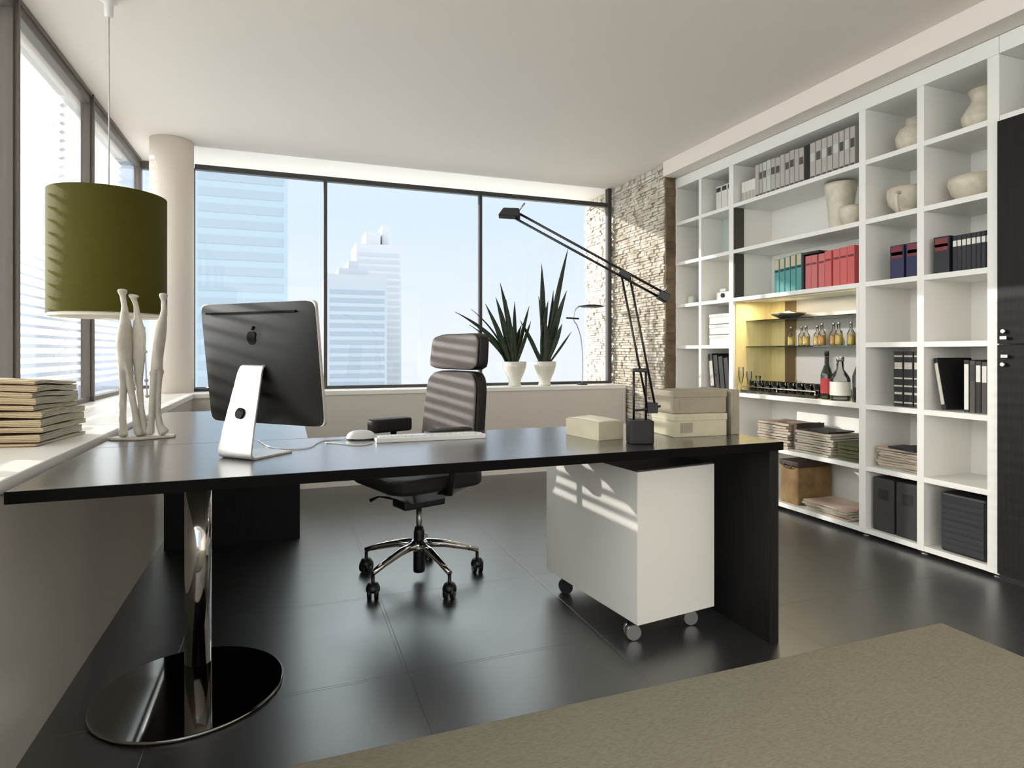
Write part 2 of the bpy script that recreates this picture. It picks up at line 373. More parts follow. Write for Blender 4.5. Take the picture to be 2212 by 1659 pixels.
# ------------------------------------------------------------------ the city outside
def tower(name, x0, x1, y0, y1, z0, z1, m1, m2, label, floors=2.1, crown=None):
    t = empty(name, ((x0 + x1) / 2, (y0 + y1) / 2, z0), 0, label, 'building')
    w2, d2 = (x1 - x0) / 2, (y1 - y0) / 2
    MB().box(-w2, w2, -d2, d2, 0, z1 - z0).build('facade', m1, t)
    m = MB(); z = 2.0
    while z < z1 - z0 - 3:
        m.box(-w2 + 0.6, w2 - 0.6, -d2 - 0.03, -d2 + 0.1, z, z + floors * 0.55); z += floors
    tag(m.build('window_bands', m2, t))
    if crown:
        c = MB()
        for q, (a, b, hh) in enumerate(crown): c.box(a * w2, b * w2, -d2 * (0.8 - 0.2 * q), d2 * (0.8 - 0.2 * q), z1 - z0, z1 - z0 + hh)
        c.build('roof_storeys', m1, t)
    return t
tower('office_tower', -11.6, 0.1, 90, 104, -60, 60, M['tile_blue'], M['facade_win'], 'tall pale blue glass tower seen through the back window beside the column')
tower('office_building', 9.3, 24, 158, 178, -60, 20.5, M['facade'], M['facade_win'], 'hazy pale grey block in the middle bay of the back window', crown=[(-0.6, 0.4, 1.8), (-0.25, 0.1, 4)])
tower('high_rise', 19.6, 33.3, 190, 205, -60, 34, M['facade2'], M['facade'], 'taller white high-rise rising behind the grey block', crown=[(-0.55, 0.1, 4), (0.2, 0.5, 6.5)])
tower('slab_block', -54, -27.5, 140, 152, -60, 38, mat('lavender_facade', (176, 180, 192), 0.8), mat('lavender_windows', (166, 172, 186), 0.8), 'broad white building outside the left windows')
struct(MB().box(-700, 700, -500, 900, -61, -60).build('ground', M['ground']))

# ------------------------------------------------------------------ rug
tag(MB().box(-0.45, 2.40, -1.6, 1.665, 0.0, 0.012).build('area_rug', M['rug'], bevel=0.004), 'flat woven grey-beige rug on the dark tiles in the foreground', 'rug')

# ------------------------------------------------------------------ desk (L-shaped)
desk = empty('desk', (0.55, 2.1, 0), 0, 'long dark oak desk with a chrome column leg and black end panel', 'desk')
def P(o): return (-o.location[0], -o.location[1], -o.location[2])
dl = P(desk)
MB().box(-0.625, 1.71, 1.765, 2.46, 0.71, 0.74).build('desk_top', M['desk'], desk, 0.0015, loc=dl)
MB().box(-0.625, 1.71, 1.762, 1.7645, 0.71, 0.7395).build('edge_band', M['edge'], desk, loc=dl)
MB().box(1.66, 1.7, 1.775, 2.45, 0, 0.71).build('end_panel', M['blackwood'], desk, 0.0015, loc=dl)
bs = MB().lathe([(0.25, 0), (0.272, 0.002), (0.275, 0.008), (0.27, 0.012)], -0.285, 2.16, 0, 96).build('base_disc', M['blackmirror'], desk, loc=dl)
MB().lathe([(0.042, 0.012), (0.042, 0.71)], -0.285, 2.335, 0, 48).build('column_leg', M['chrome'], desk, loc=dl)
ret = empty('desk_return', (-0.27, 3.1, 0), 0, 'dark oak return desk running back along the left parapet', 'desk'); rl = P(ret)
MB().box(-0.625, 0.075, 2.463, 3.78, 0.71, 0.74).build('desk_top', M['desk'], ret, 0.0015, loc=rl)
MB().box(-0.62, 0.07, 3.72, 3.76, 0, 0.71).build('end_panel', M['blackwood'], ret, 0.0015, loc=rl)

# ------------------------------------------------------------------ mobile pedestal
ped = empty('mobile_pedestal', (1.188, 1.915, 0), R(7.0), 'white drawer pedestal on castors under the right end of the desk', 'drawer unit')
MB().box(0, 0.375, 0.0, 0.64, 0.08, 0.635).build('carcass', M['white'], ped, 0.002)
MB().box(0.006, 0.369, 0.641, 0.66, 0.355, 0.63).build('drawer', M['white'], ped, 0.002)
MB().box(0.006, 0.369, 0.641, 0.66, 0.085, 0.35).build('drawer', M['white'], ped, 0.002)
MB().box(0.0, 0.375, 0.005, 0.64, 0.6355, 0.64).build('top_panel', M['charcoal'], ped)
for x, y in ((0.03, 0.07), (0.31, 0.07), (0.04, 0.55), (0.33, 0.55)):
    c = MB(); near = y < 0.3
    T = Matrix.Translation((x, y, 0.032)) @ Matrix.Rotation(R(90 if near else 60), 4, 'Y') if False else None
    dy = Vector((math.sin(R(20)), math.cos(R(20)), 0))
    for s_ in (-1, 1):
        a = Vector((x, y, 0.03)) + dy * (0.006 * s_); b = Vector((x, y, 0.03)) + dy * (0.022 * s_)
        c.tube([a, a + (b - a) * 0.1, b], 0.03, 24, radii=[0.027, 0.03, 0.028])
    ob = c.build('castor', M['steel'] if near else M['matblack'], ped)
    MB().box(x - 0.018, x + 0.018, y - 0.007, y + 0.007, 0.045, 0.0795).build('castor_fork', M['black'], ob)

# ------------------------------------------------------------------ office chair
ch = empty('office_chair', (0.585, 2.86, 0), R(108.6), 'black swivel office chair with a grey mesh high back', 'chair')
seat = MB()
def rrect(w_, d_, r, n=5, cx=0, cy=0):
    pts = []
    for qx, qy, a0 in ((1, 1, 0), (-1, 1, 90), (-1, -1, 180), (1, -1, 270)):
        for k in range(n + 1):
            a = R(a0 + 90 * k / n); pts.append((cx + qx * (w_ / 2 - r) + r * math.cos(a), cy + qy * (d_ / 2 - r) + r * math.sin(a)))
    return pts
seat.prism(rrect(0.49, 0.48, 0.09, 5, 0, 0.01), 0.455, 0.525)
seat.build('seat', M['matblack'], ch, 0.02, 3)
pan = MB(); pts = rrect(0.44, 0.42, 0.08, 5, 0, 0.01); n = len(pts)
lo = [(x * 0.45, y * 0.5) for x, y in pts]
pan.add([(x, y, 0.456) for x, y in pts] + [(x, y, 0.385) for x, y in lo], [tuple(range(n)), tuple(range(n, 2 * n))[::-1]] + [(i, n + i, n + (i + 1) % n, (i + 1) % n) for i in range(n)])
pan.build('seat_pan', M['black'], ch, 0.004)
MB().box(-0.06, 0.06, -0.11, 0.11, 0.345, 0.39).build('tilt_mechanism', M['black'], ch, 0.008)
MB().tube([(0.05, -0.04, 0.37), (0.16, -0.05, 0.365), (0.25, -0.055, 0.355)], 0.008, 8, radii=[0.007, 0.007, 0.013]).build('lever', M['black'], ch)
MB().tube([(0.05, 0.1, 0.38), (0.17, 0.12, 0.375), (0.235, 0.13, 0.345)], 0.008, 8, radii=[0.006, 0.006, 0.012]).build('lever', M['black'], ch)
MB().lathe([(0.014, 0.19), (0.014, 0.35)], n=20).build('gas_lift', M['steel'], ch)
MB().lathe([(0.026, 0.035), (0.028, 0.045), (0.027, 0.13), (0.025, 0.22), (0.019, 0.25)], n=24).build('lift_sleeve', M['black'], ch)
MB().lathe([(0.04, 0.14), (0.045, 0.152), (0.042, 0.18), (0.03, 0.187)], n=28).build('hub', M['chrome'], ch)
for k in range(5):
    a = R(142 + 72 * k - 108.6); ca, sa = math.cos(a), math.sin(a)
    sp = MB().tube([(ca * 0.03, sa * 0.03, 0.168), (ca * 0.12, sa * 0.12, 0.156), (ca * 0.22, sa * 0.22, 0.130), (ca * 0.286, sa * 0.286, 0.108)], 0.018, 12, radii=[0.021, 0.019, 0.015, 0.012])
    spo = sp.build('spoke', M['chrome'], ch)
    c = MB(); cx, cy = ca * 0.283, sa * 0.283; tw = R(-20 - 108.6 + (-14, 10, -8, 16, 30)[k]); dx, dy = math.cos(tw), math.sin(tw)
    for s_ in (-1, 1): c.tube([(cx + dx * 0.006 * s_, cy + dy * 0.006 * s_, 0.029), (cx + dx * 0.024 * s_, cy + dy * 0.024 * s_, 0.029)], 0.029, 20)
    c.lathe([(0.008, 0.03), (0.008, 0.1)], cx, cy, 0, 10); c.lathe([(0.031, 0.034), (0.031, 0.045), (0.024, 0.062), (0.014, 0.07)], cx, cy, 0, 20)
    co_ = c.build('castor', M['black'], ch)
    MB().tube([(cx - dx * 0.0255, cy - dy * 0.0255, 0.029), (cx + dx * 0.0255, cy + dy * 0.0255, 0.029)], 0.009, 12).build('castor_hub', M['steel'], co_)
# backrest: two upholstered cushions in a black shell; local -y is the rear
def cushion(z0, z1, w0, w1, y0, thick, name, m, pf, rad=0.045, bulge=0.02):
    me = MB(); nx, nz = 10, 10; front = []; 
    def outline(u, v):
        # u,v in -1..1 ; superellipse-ish corners
        ww = (w0 + (w1 - w0) * (v + 1) / 2) / 2
        x = u * ww; z = (z0 + z1) / 2 + v * (z1 - z0) / 2
        return x, z
    vs = []; fs = []
    for j in range(nz + 1):
        for i in range(nx + 1):
            u = -1 + 2 * i / nx; v = -1 + 2 * j / nz
            k = 1 - 0.10 * (abs(u) ** 6) * (abs(v) ** 6) * 1.2
            x, z = outline(u * k, v * k)
            yy = y0 + pf(z) + bulge * (1 - u ** 4) * (1 - v ** 4) - 0.018 * (1 - u * u)
            vs.append((x, yy, z))
    m0 = len(vs)
    for j in range(nz + 1):
        for i in range(nx + 1):
            x, yy, z = vs[j * (nx + 1) + i]; u = -1 + 2 * i / nx
            vs.append((x, y0 + pf(z) - thick - 0.018 * (1 - u * u), z))
    W = nx + 1
    for j in range(nz):
        for i in range(nx):
            a = j * W + i; fs.append((a, a + 1, a + W + 1, a + W)); fs.append((m0 + a, m0 + a + W, m0 + a + W + 1, m0 + a + 1))
    for i in range(nx): fs.append((i, m0 + i, m0 + i + 1, i + 1)); a = nz * W + i; fs.append((a, a + 1, m0 + a + 1, m0 + a))
    for j in range(nz): a = j * W; fs.append((a, a + W, m0 + a + W, m0 + a)); a = j * W + nx; fs.append((a, m0 + a, m0 + a + W, a + W))
    me.add(vs, fs, 0, True)
    return me
lean = lambda z: -0.135 - (z - 0.55) * 0.10
cushion(0.985, 1.155, 0.42, 0.40, 0, 0.012, '', None, lean, bulge=0.014).build('headrest', M['chairmesh'], ch, 0.006)
cushion(0.56, 0.972, 0.465, 0.425, 0, 0.012, '', None, lean, bulge=0.014).build('backrest', M['chairmesh'], ch, 0.006)
cushion(0.982, 1.160, 0.43, 0.408, -0.014, 0.055, '', None, lean, bulge=0.0).build('headrest_shell', M['matblack'], ch, 0.008)
cushion(0.52, 0.976, 0.475, 0.435, -0.014, 0.055, '', None, lean, bulge=0.0).build('back_shell', M['matblack'], ch, 0.008)
MB().tube([(0, -0.05, 0.40), (0, -0.16, 0.41), (0, -0.22, 0.5), (0, -0.22, 0.7)], 0.02, 10, sx=2).build('back_bracket', M['black'], ch)
for s_ in (-1, 1):
    MB().tube([(s_ * 0.17, 0.0, 0.44), (s_ * 0.265, 0.0, 0.45), (s_ * 0.275, -0.01, 0.55), (s_ * 0.272, -0.01, 0.67)], 0.016, 10).build('arm_support', M['black'], ch)
    MB().prism(rrect(0.08, 0.23, 0.03, 4, s_ * 0.272, 0.01), 0.668, 0.735).build('armrest', M['matblack'], ch, 0.012, 3)

# ------------------------------------------------------------------ all-in-one computer
pc = empty('desktop_computer', (-0.148, 2.056, 0.7402), R(-43.8), 'dark-backed all-in-one computer on an aluminium stand, seen from behind', 'computer')
def strip(prof, ws, th):
    m = MB(); vs = []; n = len(prof)
    for i, (y, z) in enumerate(prof):
        a = Vector(prof[max(i - 1, 0)]); b = Vector(prof[min(i + 1, n - 1)]); t = (b - a).normalized(); nn = Vector((-t.y, t.x)) * th
        for sy in (0, 1):
            for sx in (-1, 1): vs.append((sx * ws[i], y + nn.x * sy, z + nn.y * sy))
    fs = [(0, 1, 3, 2), tuple(4 * (n - 1) + k for k in (0, 2, 3, 1))]
    for i in range(n - 1):
        a = 4 * i; b = a + 4; fs += [(a, b, b + 1, a + 1), (a + 2, a + 3, b + 3, b + 2), (a, a + 2, b + 2, b), (a + 1, b + 1, b + 3, a + 3)]
    return m.add(vs, fs, 0, True)
prof = [(0.165, 0.0), (0.06, 0.0), (0.015, 0.0)] + [(0.015 - 0.022 * math.sin(R(a)), 0.022 - 0.022 * math.cos(R(a))) for a in range(15, 106, 15)] + [(0.010, 0.10), (0.031, 0.18), (0.054, 0.27), (0.062, 0.285), (0.075, 0.29)]
hw = [0.069] * 10 + [0.063, 0.057, 0.050, 0.048, 0.048]
stand = strip(prof, hw[:len(prof)], -0.007).build('stand', M['alu'], pc, 0.001)
hole = MB().lathe([(0.017, -0.002), (0.017, 0.0085)], n=32).build('cable_hole_disc', M['edge'], pc)  # solid disc, its black colour stands in for shade inside a hole
hole.location = (0.0, 0.0205, 0.138); hole.rotation_euler = (R(75), 0, 0)
til = R(6.5)
scr = empty('x', (0, 0, 0)); bpy.data.objects.remove(scr)
Tm = Matrix.Translation((0.0, 0.085, 0.29)) @ Matrix.Rotation(til, 4, 'X')   # display frame: x across, -y rear, z up
def disp(mb, name, m, bev=0.0, seg=2, par=pc):
    mb.v = [tuple(Tm @ Vector(v)) for v in mb.v]; return mb.build(name, m, par, bev, seg)
d = MB(); d.v = []
def rr_xz(w_, h_, r, y0, y1, n=5, scale=1.0):
    p = rrect(w_, h_, r, n); k = len(p)
    return [(x, y0, z) for x, z in p] + [(x * scale, y1, z * scale) for x, z in p], [tuple(range(k)), tuple(range(k, 2 * k))[::-1]] + [(i, k + i, k + (i + 1) % k, (i + 1) % k) for i in range(k)]
a, b = rr_xz(0.485, 0.392, 0.015, 0.012, 0.026); d.add(a, b); disp(d, 'aluminium_rim', M['alu'], 0.002)
d = MB(); a, b = rr_xz(0.465, 0.372, 0.01, 0.026, 0.0275); d.add(a, b); disp(d, 'screen', M['blackgloss'])
d = MB(); nx = 32; vs = []; fs = []
for j in range(nx + 1):
    for i in range(nx + 1):
        u = -1 + 2 * i / nx; v = -1 + 2 * j / nz if False else -1 + 2 * j / nx
        kc = 1 - 0.035 * (u * v) ** 16
        vs.append((u * 0.2425 * kc, 0.0119 - 0.008 * (1 - u ** 6) * (1 - v ** 6) - 0.02 * (1 - u * u) * (1 - v * v), v * 0.196 * kc))
for j in range(nx):
    for i in range(nx): q = j * (nx + 1) + i; fs.append((q, q + nx + 1, q + nx + 2, q + 1))
d.add(vs, fs, 0, True); disp(d, 'rear_case', M['screenback'])
d = MB().box(-0.205, 0.175, -0.0035, 0.004, 0.163, 0.169); disp(d, 'vent_slot', M['edge'])
# fruit emblem: body with a bite, plus a leaf
body = []
for k in range(48):
    t = 2 * math.pi * k / 48; x = math.sin(t); y = math.cos(t)
    r = 0.0255 * (1 - 0.16 * max(0, y) ** 3 * (1 - min(1, abs(x) * 2.2)) + 0.05 * abs(x)) * (0.92 if y < -0.9 else 1)
    px, py = x * r * 0.95, y * r
    if py < -0.01: px *= 0.9
    if px > 0.0: # bite at the right
        dx, dy = px - 0.031, py - 0.003; q = math.hypot(dx, dy)
        if q < 0.0125: px, py = 0.031 + dx / q * 0.0125, 0.003 + dy / q * 0.0125
    body.append((px, py))
e = MB(); k = len(body); bx0, bz0 = 0.0, 0.085
e.add([(bx0 - x, -0.0145, bz0 + z) for x, z in body] + [(bx0 - x, -0.008, bz0 + z) for x, z in body], [tuple(range(k)), tuple(range(k, 2 * k))[::-1]] + [(i, k + i, k + (i + 1) % k, (i + 1) % k) for i in range(k)])
leaf = [(0.0, 0.028), (0.003, 0.036), (0.010, 0.042), (0.011, 0.036), (0.006, 0.030)]; k = len(leaf)
e.add([(bx0 - x, -0.0142, bz0 + z) for x, z in leaf] + [(bx0 - x, -0.008, bz0 + z) for x, z in leaf], [tuple(range(k)), tuple(range(k, 2 * k))[::-1]] + [(i, k + i, k + (i + 1) % k, (i + 1) % k) for i in range(k)])
# the view is from behind, so mirror x back
for i, v in enumerate(e.v): e.v[i] = (-v[0] * 0.8, v[1], bz0 + (v[2] - bz0) * 0.9)
disp(e, 'fruit_emblem', M['edge'])

# keyboard, mouse, cable
kb = empty('keyboard', (0.51, 2.30, 0.7402), R(-2), 'white slim keyboard lying on the desk in front of the chair', 'keyboard')
m = MB(); m.prism([(-0.07, 0.004), (0.06, 0.018), (0.068, 0.016), (0.068, 0.0), (-0.07, 0.0)], -0.205, 0.205, T=Matrix(((0, 0, 1, 0), (-1, 0, 0, 0), (0, 1, 0, 0), (0, 0, 0, 1))))
m.build('case', M['white_plastic'], kb, 0.002)
m = MB()
for r_ in range(5):
    for c_ in range(16):
        y = 0.052 - r_ * 0.024; zt = 0.0045 + (0.07 - y) * 0.108
        m.box(-0.195 + c_ * 0.0245, -0.195 + c_ * 0.0245 + 0.0205, y - 0.01, y + 0.01, zt, zt + 0.004)
m.build('keys', M['white_plastic'], kb, 0.001)
ms = empty('mouse', (0.262, 2.362, 0.7402), R(80), 'white computer mouse beside the keyboard', 'mouse')
m = MB(); vs = []; fs = []; nu, nv = 20, 8
for j in range(nv + 1):
    ph = R(90 * j / nv)
    for i in range(nu):
        t = 2 * math.pi * i / nu; vs.append((0.03 * math.cos(t) * math.cos(ph) ** 0.5, 0.055 * math.sin(t) * math.cos(ph) ** 0.6, 0.004 + 0.03 * math.sin(ph)))
for j in range(nv):
    for i in range(nu): fs.append((j * nu + i, j * nu + (i + 1) % nu, (j + 1) * nu + (i + 1) % nu, (j + 1) * nu + i))
m.add(vs, fs, 0, True); m.build('body', M['white_plastic'], ms)
MB().prism(rrect(0.056, 0.104, 0.025, 6), 0, 0.005).build('base', M['charcoal'], ms)
cab = [(-0.10, 2.45, .7425), (-0.07, 2.31, .7425), (-0.04, 2.24, .7425), (0.005, 2.20, .7425), (0.045, 2.185, .7425), (0.08, 2.22, .7425), (0.10, 2.30, .7425), (0.13, 2.36, .7425), (0.18, 2.37, .7425), (0.215, 2.365, .746)]
def smooth(pts, k=6):
    out_ = []; P_ = [Vector(p) for p in pts]
    for i in range(len(P_) - 1):
        p0, p1, p2, p3 = P_[max(i - 1, 0)], P_[i], P_[i + 1], P_[min(i + 2, len(P_) - 1)]
        for q in range(k):
            t = q / k; out_.append(0.5 * ((2 * p1) + (p2 - p0) * t + (2 * p0 - 5 * p1 + 4 * p2 - p3) * t * t + (-p0 + 3 * p1 - 3 * p2 + p3) * t ** 3))
    return out_ + [P_[-1]]
tag(MB().tube(smooth(cab), 0.002, 8).build('mouse_cable', M['white_plastic']), 'thin white cable curving from the computer stand to the mouse', 'cable')
tag(MB().tube(smooth([(0.29, 2.236, .743), (0.25, 2.20, .7425), (0.215, 2.215, .7425), (0.17, 2.27, .7425), (0.13, 2.30, .7425)]), 0.0022, 8).build('keyboard_cable', M['white_plastic']), 'short white cable leaving the left end of the keyboard', 'cable')

# ------------------------------------------------------------------ task lamp on the desk
TL = empty('desk_lamp', (1.203, 1.925, 0.7402), -YAW, 'black cantilever desk lamp with twin rods and a square weighted base', 'lamp')
# local x to the right, local y away, local z up
MB().prism(rrect(0.088, 0.088, 0.012, 4), 0, 0.083).build('base', M['matblack'], TL, 0.004)
def rods(name, a, b, off, m=M['black'], r=0.0042, par=TL):
    a = Vector(a); b = Vector(b); o_ = Vector(off)
    mb = MB(); mb.tube([a + o_, b + o_], r, 8); mb.tube([a - o_, b - o_], r, 8)
    return mb.build(name, m, par)
rods('upright_rods', (0.0, 0, 0.083), (0.0, 0, 0.262), (0.022, 0, 0))
rods('lower_arm', (0.042, -0.004, 0.125), (-0.054, -0.004, 0.612), (0.014, 0, 0.002))
rods('upper_arm', (0.078, -0.010, 0.535), (-0.447, -0.010, 0.822), (0.0055, 0, 0.0095), r=0.0045)
MB().box(-0.026, 0.026, -0.014, 0.006, 0.256, 0.270).build('pivot_joint', M['black'], TL, 0.003)
MB().box(-0.078, -0.034, -0.018, 0.004, 0.598, 0.622, T=Matrix.Translation((-0.056, 0, 0.61)) @ Matrix.Rotation(R(29), 4, 'Y') @ Matrix.Translation((0.056, 0, -0.61))).build('elbow_joint', M['black'], TL, 0.003)
cw = MB(); cw.box(0.025, 0.062, -0.02, 0.016, 0.108, 0.146); cw.tube([(-0.02, -0.004, 0.118), (0.04, -0.004, 0.122), (0.075, -0.004, 0.134)], 0.005, 8); cw.build('lower_counterweight', M['black'], TL, 0.004)
cw = MB(); Tc = Matrix.Translation((0.082, -0.01, 0.53)) @ Matrix.Rotation(R(29), 4, 'Y')
cw.box(-0.018, 0.02, -0.02, 0.02, -0.016, 0.016, T=Tc); cw.build('upper_counterweight', M['black'], TL, 0.004)
MB().tube([(0.085, -0.01, 0.545), (0.099, -0.01, 0.572)], 0.0035, 8).build('counterweight_pin', M['steel'], TL)
hd = MB(); Th = Matrix.Translation((-0.468, -0.01, 0.828)) @ Matrix.Rotation(R(4), 4, 'Y')
vs = [(-0.045, -0.032, -0.012), (0.035, -0.032, -0.012), (0.035, 0.032, -0.012), (-0.045, 0.032, -0.012), (-0.028, -0.028, 0.016), (0.028, -0.028, 0.018), (0.028, 0.028, 0.018), (-0.028, 0.028, 0.016)]
hd.add([Th @ Vector(v) for v in vs], [(3, 2, 1, 0), (4, 5, 6, 7), (0, 1, 5, 4), (1, 2, 6, 5), (2, 3, 7, 6), (3, 0, 4, 7)]); hdo = hd.build('lamp_head', M['matblack'], TL, 0.003)
MB().tube([(-0.44, -0.01, 0.84), (-0.418, -0.01, 0.868)], 0.003, 8).build('head_handle', M['steel'], hdo)
cord_pts = smooth([(1.24, 1.97, .743), (1.34, 2.05, .7425), (1.40, 2.16, .7425), (1.52, 2.22, .7425), (1.62, 2.14, .7425), (1.68, 1.99, .7425)])
# ------------------------------------------------------------------ card boxes on the desk
def carton(loc, rz, w_, d_, h_, label, m=M['cream'], lid=True, group=None, name='storage_box'):
    t = empty(name, loc, rz, label, 'box', group)
    MB().box(0, w_, 0, d_, 0, h_ * (0.72 if lid else 1)).build('body', m, t, 0.002)
    if lid:
        MB().box(-0.002, w_ + 0.002, -0.002, d_ + 0.002, h_ * 0.70, h_).build('lid', m, t, 0.003)
    MB().box(w_ * 0.12, w_ * 0.34, -0.0032, -0.0005, h_ * 0.2, h_ * 0.62).build('label_holder', M['cream_dark'], t)
    return t
# thick paper parcel left of the lamp; corner points towards the camera
pb = empty('paper_ream', (1.082, 2.012, 0.7402), R(11), 'thick cream block of paper on the desk, left of the black lamp base', 'paper')
mb = MB(); n = 10; vs = []; fs = []
W_, D_ = 0.118, 0.21
def top(u, v): return 0.066 + 0.010 * (math.sin(u * 2.6 + 0.4) * math.sin(v * 3.0 + 0.3))
for j in range(n + 1):
    for i in range(n + 1): vs.append((i / n * W_, j / n * D_, top(i / n, j / n)))
for j in range(n):
    for i in range(n): q = j * (n + 1) + i; fs.append((q, q + 1, q + n + 2, q + n + 1))
base0 = len(vs)
ring = [i for i in range(n + 1)] + [j * (n + 1) + n for j in range(1, n + 1)] + [n * (n + 1) + i for i in range(n - 1, -1, -1)] + [j * (n + 1) for j in range(n - 1, 0, -1)]
for q in ring: x, y, z_ = vs[q]; vs.append((x, y, 0))
k = len(ring)
for i in range(k): fs.append((ring[i], base0 + i, base0 + (i + 1) % k, ring[(i + 1) % k]))
fs.append(tuple(base0 + i for i in range(k))); mb.add(vs, fs, 0)
for i, v in enumerate(mb.v): mb.v[i] = (v[0], v[1], v[2])
pb.rotation_euler = (0, 0, R(10)); mb.build('sheets', M['cream'], pb, 0.001)
tp = MB(); vs = []; fs = []
for j in range(n + 1):
    for i in range(n + 1): u, v = i / n, j / n; vs.append((0.008 + u * (W_ - 0.006), 0.01 + v * (D_ - 0.01), top(u, v) + 0.0025 + 0.004 * (u * v)))
for j in range(n):
    for i in range(n): q = j * (n + 1) + i; fs.append((q, q + 1, q + n + 2, q + n + 1))
tp.add(vs, fs, 0, True); o = tp.build('top_sheet', M['sheet'], pb); md = o.modifiers.new('t', 'SOLIDIFY'); md.thickness = 0.0012
carton((1.395, 1.99, 0.7402), R(-4), 0.235, 0.17, 0.088, 'cream card storage box right of the desk lamp, under a greyer box')
carton((1.408, 2.015, 0.829), R(-6), 0.235, 0.17, 0.088, 'grey card storage box resting on top of the cream box', M['cream_dark'])
carton((1.662, 1.985, 0.7402), R(-3), 0.038, 0.22, 0.178, 'narrow upright grey file box at the right end of the desk', M['cream_dark'], lid=False, name='file_box')

# ------------------------------------------------------------------ abstract figure sculpture
sc = empty('figure_sculpture', (-0.528, 2.667, 0.7402), -YAW, 'pale sculpture of three slender elongated figures on the desk by the sill', 'sculpture')
pl = [(-0.112, -0.02), (-0.07, -0.055), (0.03, -0.05), (0.075, 0.0), (0.118, 0.03), (0.1, 0.075), (0.02, 0.09), (-0.05, 0.05)]
MB().prism(pl, 0, 0.009).build('base_plate', M['statue'], sc, 0.003)
def skin_fig(name, chains, par):
    vs = []; es = []; rad = []
    for ch_ in chains:
        prev = None
        for p in ch_:
            if isinstance(p, int): prev = p; continue
            vs.append(p[:3]); rad.append((p[3] * 1.65, p[4] * 1.3) if p[3] > 0.0145 and p[2] > 0.1 else (p[3] * 1.15, p[4] * 1.15)); i = len(vs) - 1
            if prev is not None: es.append((prev, i))
            prev = i
    me = bpy.data.meshes.new(name); me.from_pydata(vs, es, []); me.materials.append(M['statue'])
    o = bpy.data.objects.new(name, me); C.objects.link(o); o.parent = par
    md = o.modifiers.new('skin', 'SKIN'); md.use_smooth_shade = True
    for i, r_ in enumerate(rad): me.skin_vertices[0].data[i].radius = r_
    me.skin_vertices[0].data[0].use_root = True
    s2 = o.modifiers.new('sub', 'SUBSURF'); s2.levels = 2; s2.render_levels = 2
    return o
def F(x, y, z, rx, ry): return (x, y, z, rx, ry)
# figure one: root at hips
skin_fig('standing_figure', [
    [F(-0.042, -0.01, 0.30, .026, .015), F(-0.046, -0.01, 0.37, .031, .017), F(-0.044, -0.01, 0.43, .019, .013), F(-0.048, -0.01, 0.50, .010, .009), F(-0.055, -0.01, 0.545, .008, .009), F(-0.056, -0.01, 0.570, .021, .018)],
    [0, F(-0.052, -0.012, 0.18, .013, .012), F(-0.052, -0.014, 0.08, .011, .011), F(-0.048, -0.018, 0.03, .015, .013), F(-0.045, -0.022, 0.008, .022, .02)],
    [0, F(-0.026, -0.004, 0.18, .012, .011), F(-0.014, 0.0, 0.10, .011, .010), F(-0.006, 0.0, 0.04, .014, .013), F(0.006, 0.0, 0.008, .022, .018)]], sc)
skin_fig('standing_figure', [
    [F(-0.008, 0.015, 0.33, .015, .012), F(-0.008, 0.015, 0.40, .018, .013), F(-0.014, 0.015, 0.46, .011, .010), F(-0.020, 0.015, 0.51, .008, .008), F(-0.028, 0.012, 0.535, .009, .010), F(-0.024, 0.01, 0.550, .019, .017)],
    [0, F(-0.010, 0.018, 0.22, .012, .012), F(-0.004, 0.02, 0.12, .010, .010), F(0.004, 0.02, 0.05, .014, .012), F(0.012, 0.018, 0.008, .024, .018)]], sc)
skin_fig('standing_figure', [
    [F(0.056, 0.02, 0.30, .017, .013), F(0.068, 0.02, 0.37, .019, .013), F(0.076, 0.02, 0.43, .016, .012), F(0.085, 0.02, 0.49, .010, .009), F(0.082, 0.02, 0.53, .007, .008), F(0.083, 0.02, 0.557, .020, .017)],
    [0, F(0.045, 0.02, 0.20, .014, .012), F(0.038, 0.02, 0.11, .011, .010), F(0.036, 0.018, 0.05, .011, .011), F(0.034, 0.012, 0.01, .018, .016)],
    [0, F(0.054, 0.03, 0.18, .012, .011), F(0.052, 0.034, 0.10, .010, .010), F(0.060, 0.034, 0.045, .012, .011), F(0.082, 0.034, 0.01, .022, .015)]], sc)
b_ = MB(); pts = [(0.006, 0.02, 0.42), (0.012, 0.022, 0.33), (0.016, 0.022, 0.22), (0.018, 0.024, 0.16)]
b_.tube(pts, 0.0022, 6)
for p in pts: b_.lathe([(0.001, -0.007), (0.006, -0.004), (0.007, 0), (0.006, 0.004), (0.001, 0.007)], *p, n=12)
b_.build('bead_string', M['statue'], sc)

# ------------------------------------------------------------------ pendant lamp
pd = empty('pendant_lamp', (-0.757, 3.23, 1.24), 0, 'large olive green drum lamp hanging from the ceiling by the left window', 'lamp')
m = MB(); n = 96; m.lathe([(0.2305, 0.0), (0.2305, 0.535), (0.2275, 0.535), (0.2275, 0.0), (0.2305, 0.0)], n=n, cap=False)
m.build('lamp_shade', M['olive'], pd)
m = MB(); m.lathe([(0.2270, -0.014), (0.2270, 0.53), (0.2255, 0.53), (0.2255, -0.014), (0.2270, -0.014)], n=n, cap=False); m.build('shade_lining', M['shade_in'], pd)
m = MB().lathe([(0.225, -0.006), (0.225, -0.002)], n=64).build('diffuser', M['shade_in'], pd)
m = MB()
for k in range(3):
    a = R(120 * k); m.tube([(0, 0, 0.5), (0.226 * math.cos(a), 0.226 * math.sin(a), 0.5)], 0.002, 6)
m.build('spider', M['steel'], pd)
MB().tube([(0, 0, 0.49), (0, 0, CZ - 1.24 - 0.09)], 0.0028, 8).build('cord', M['cord'], pd)
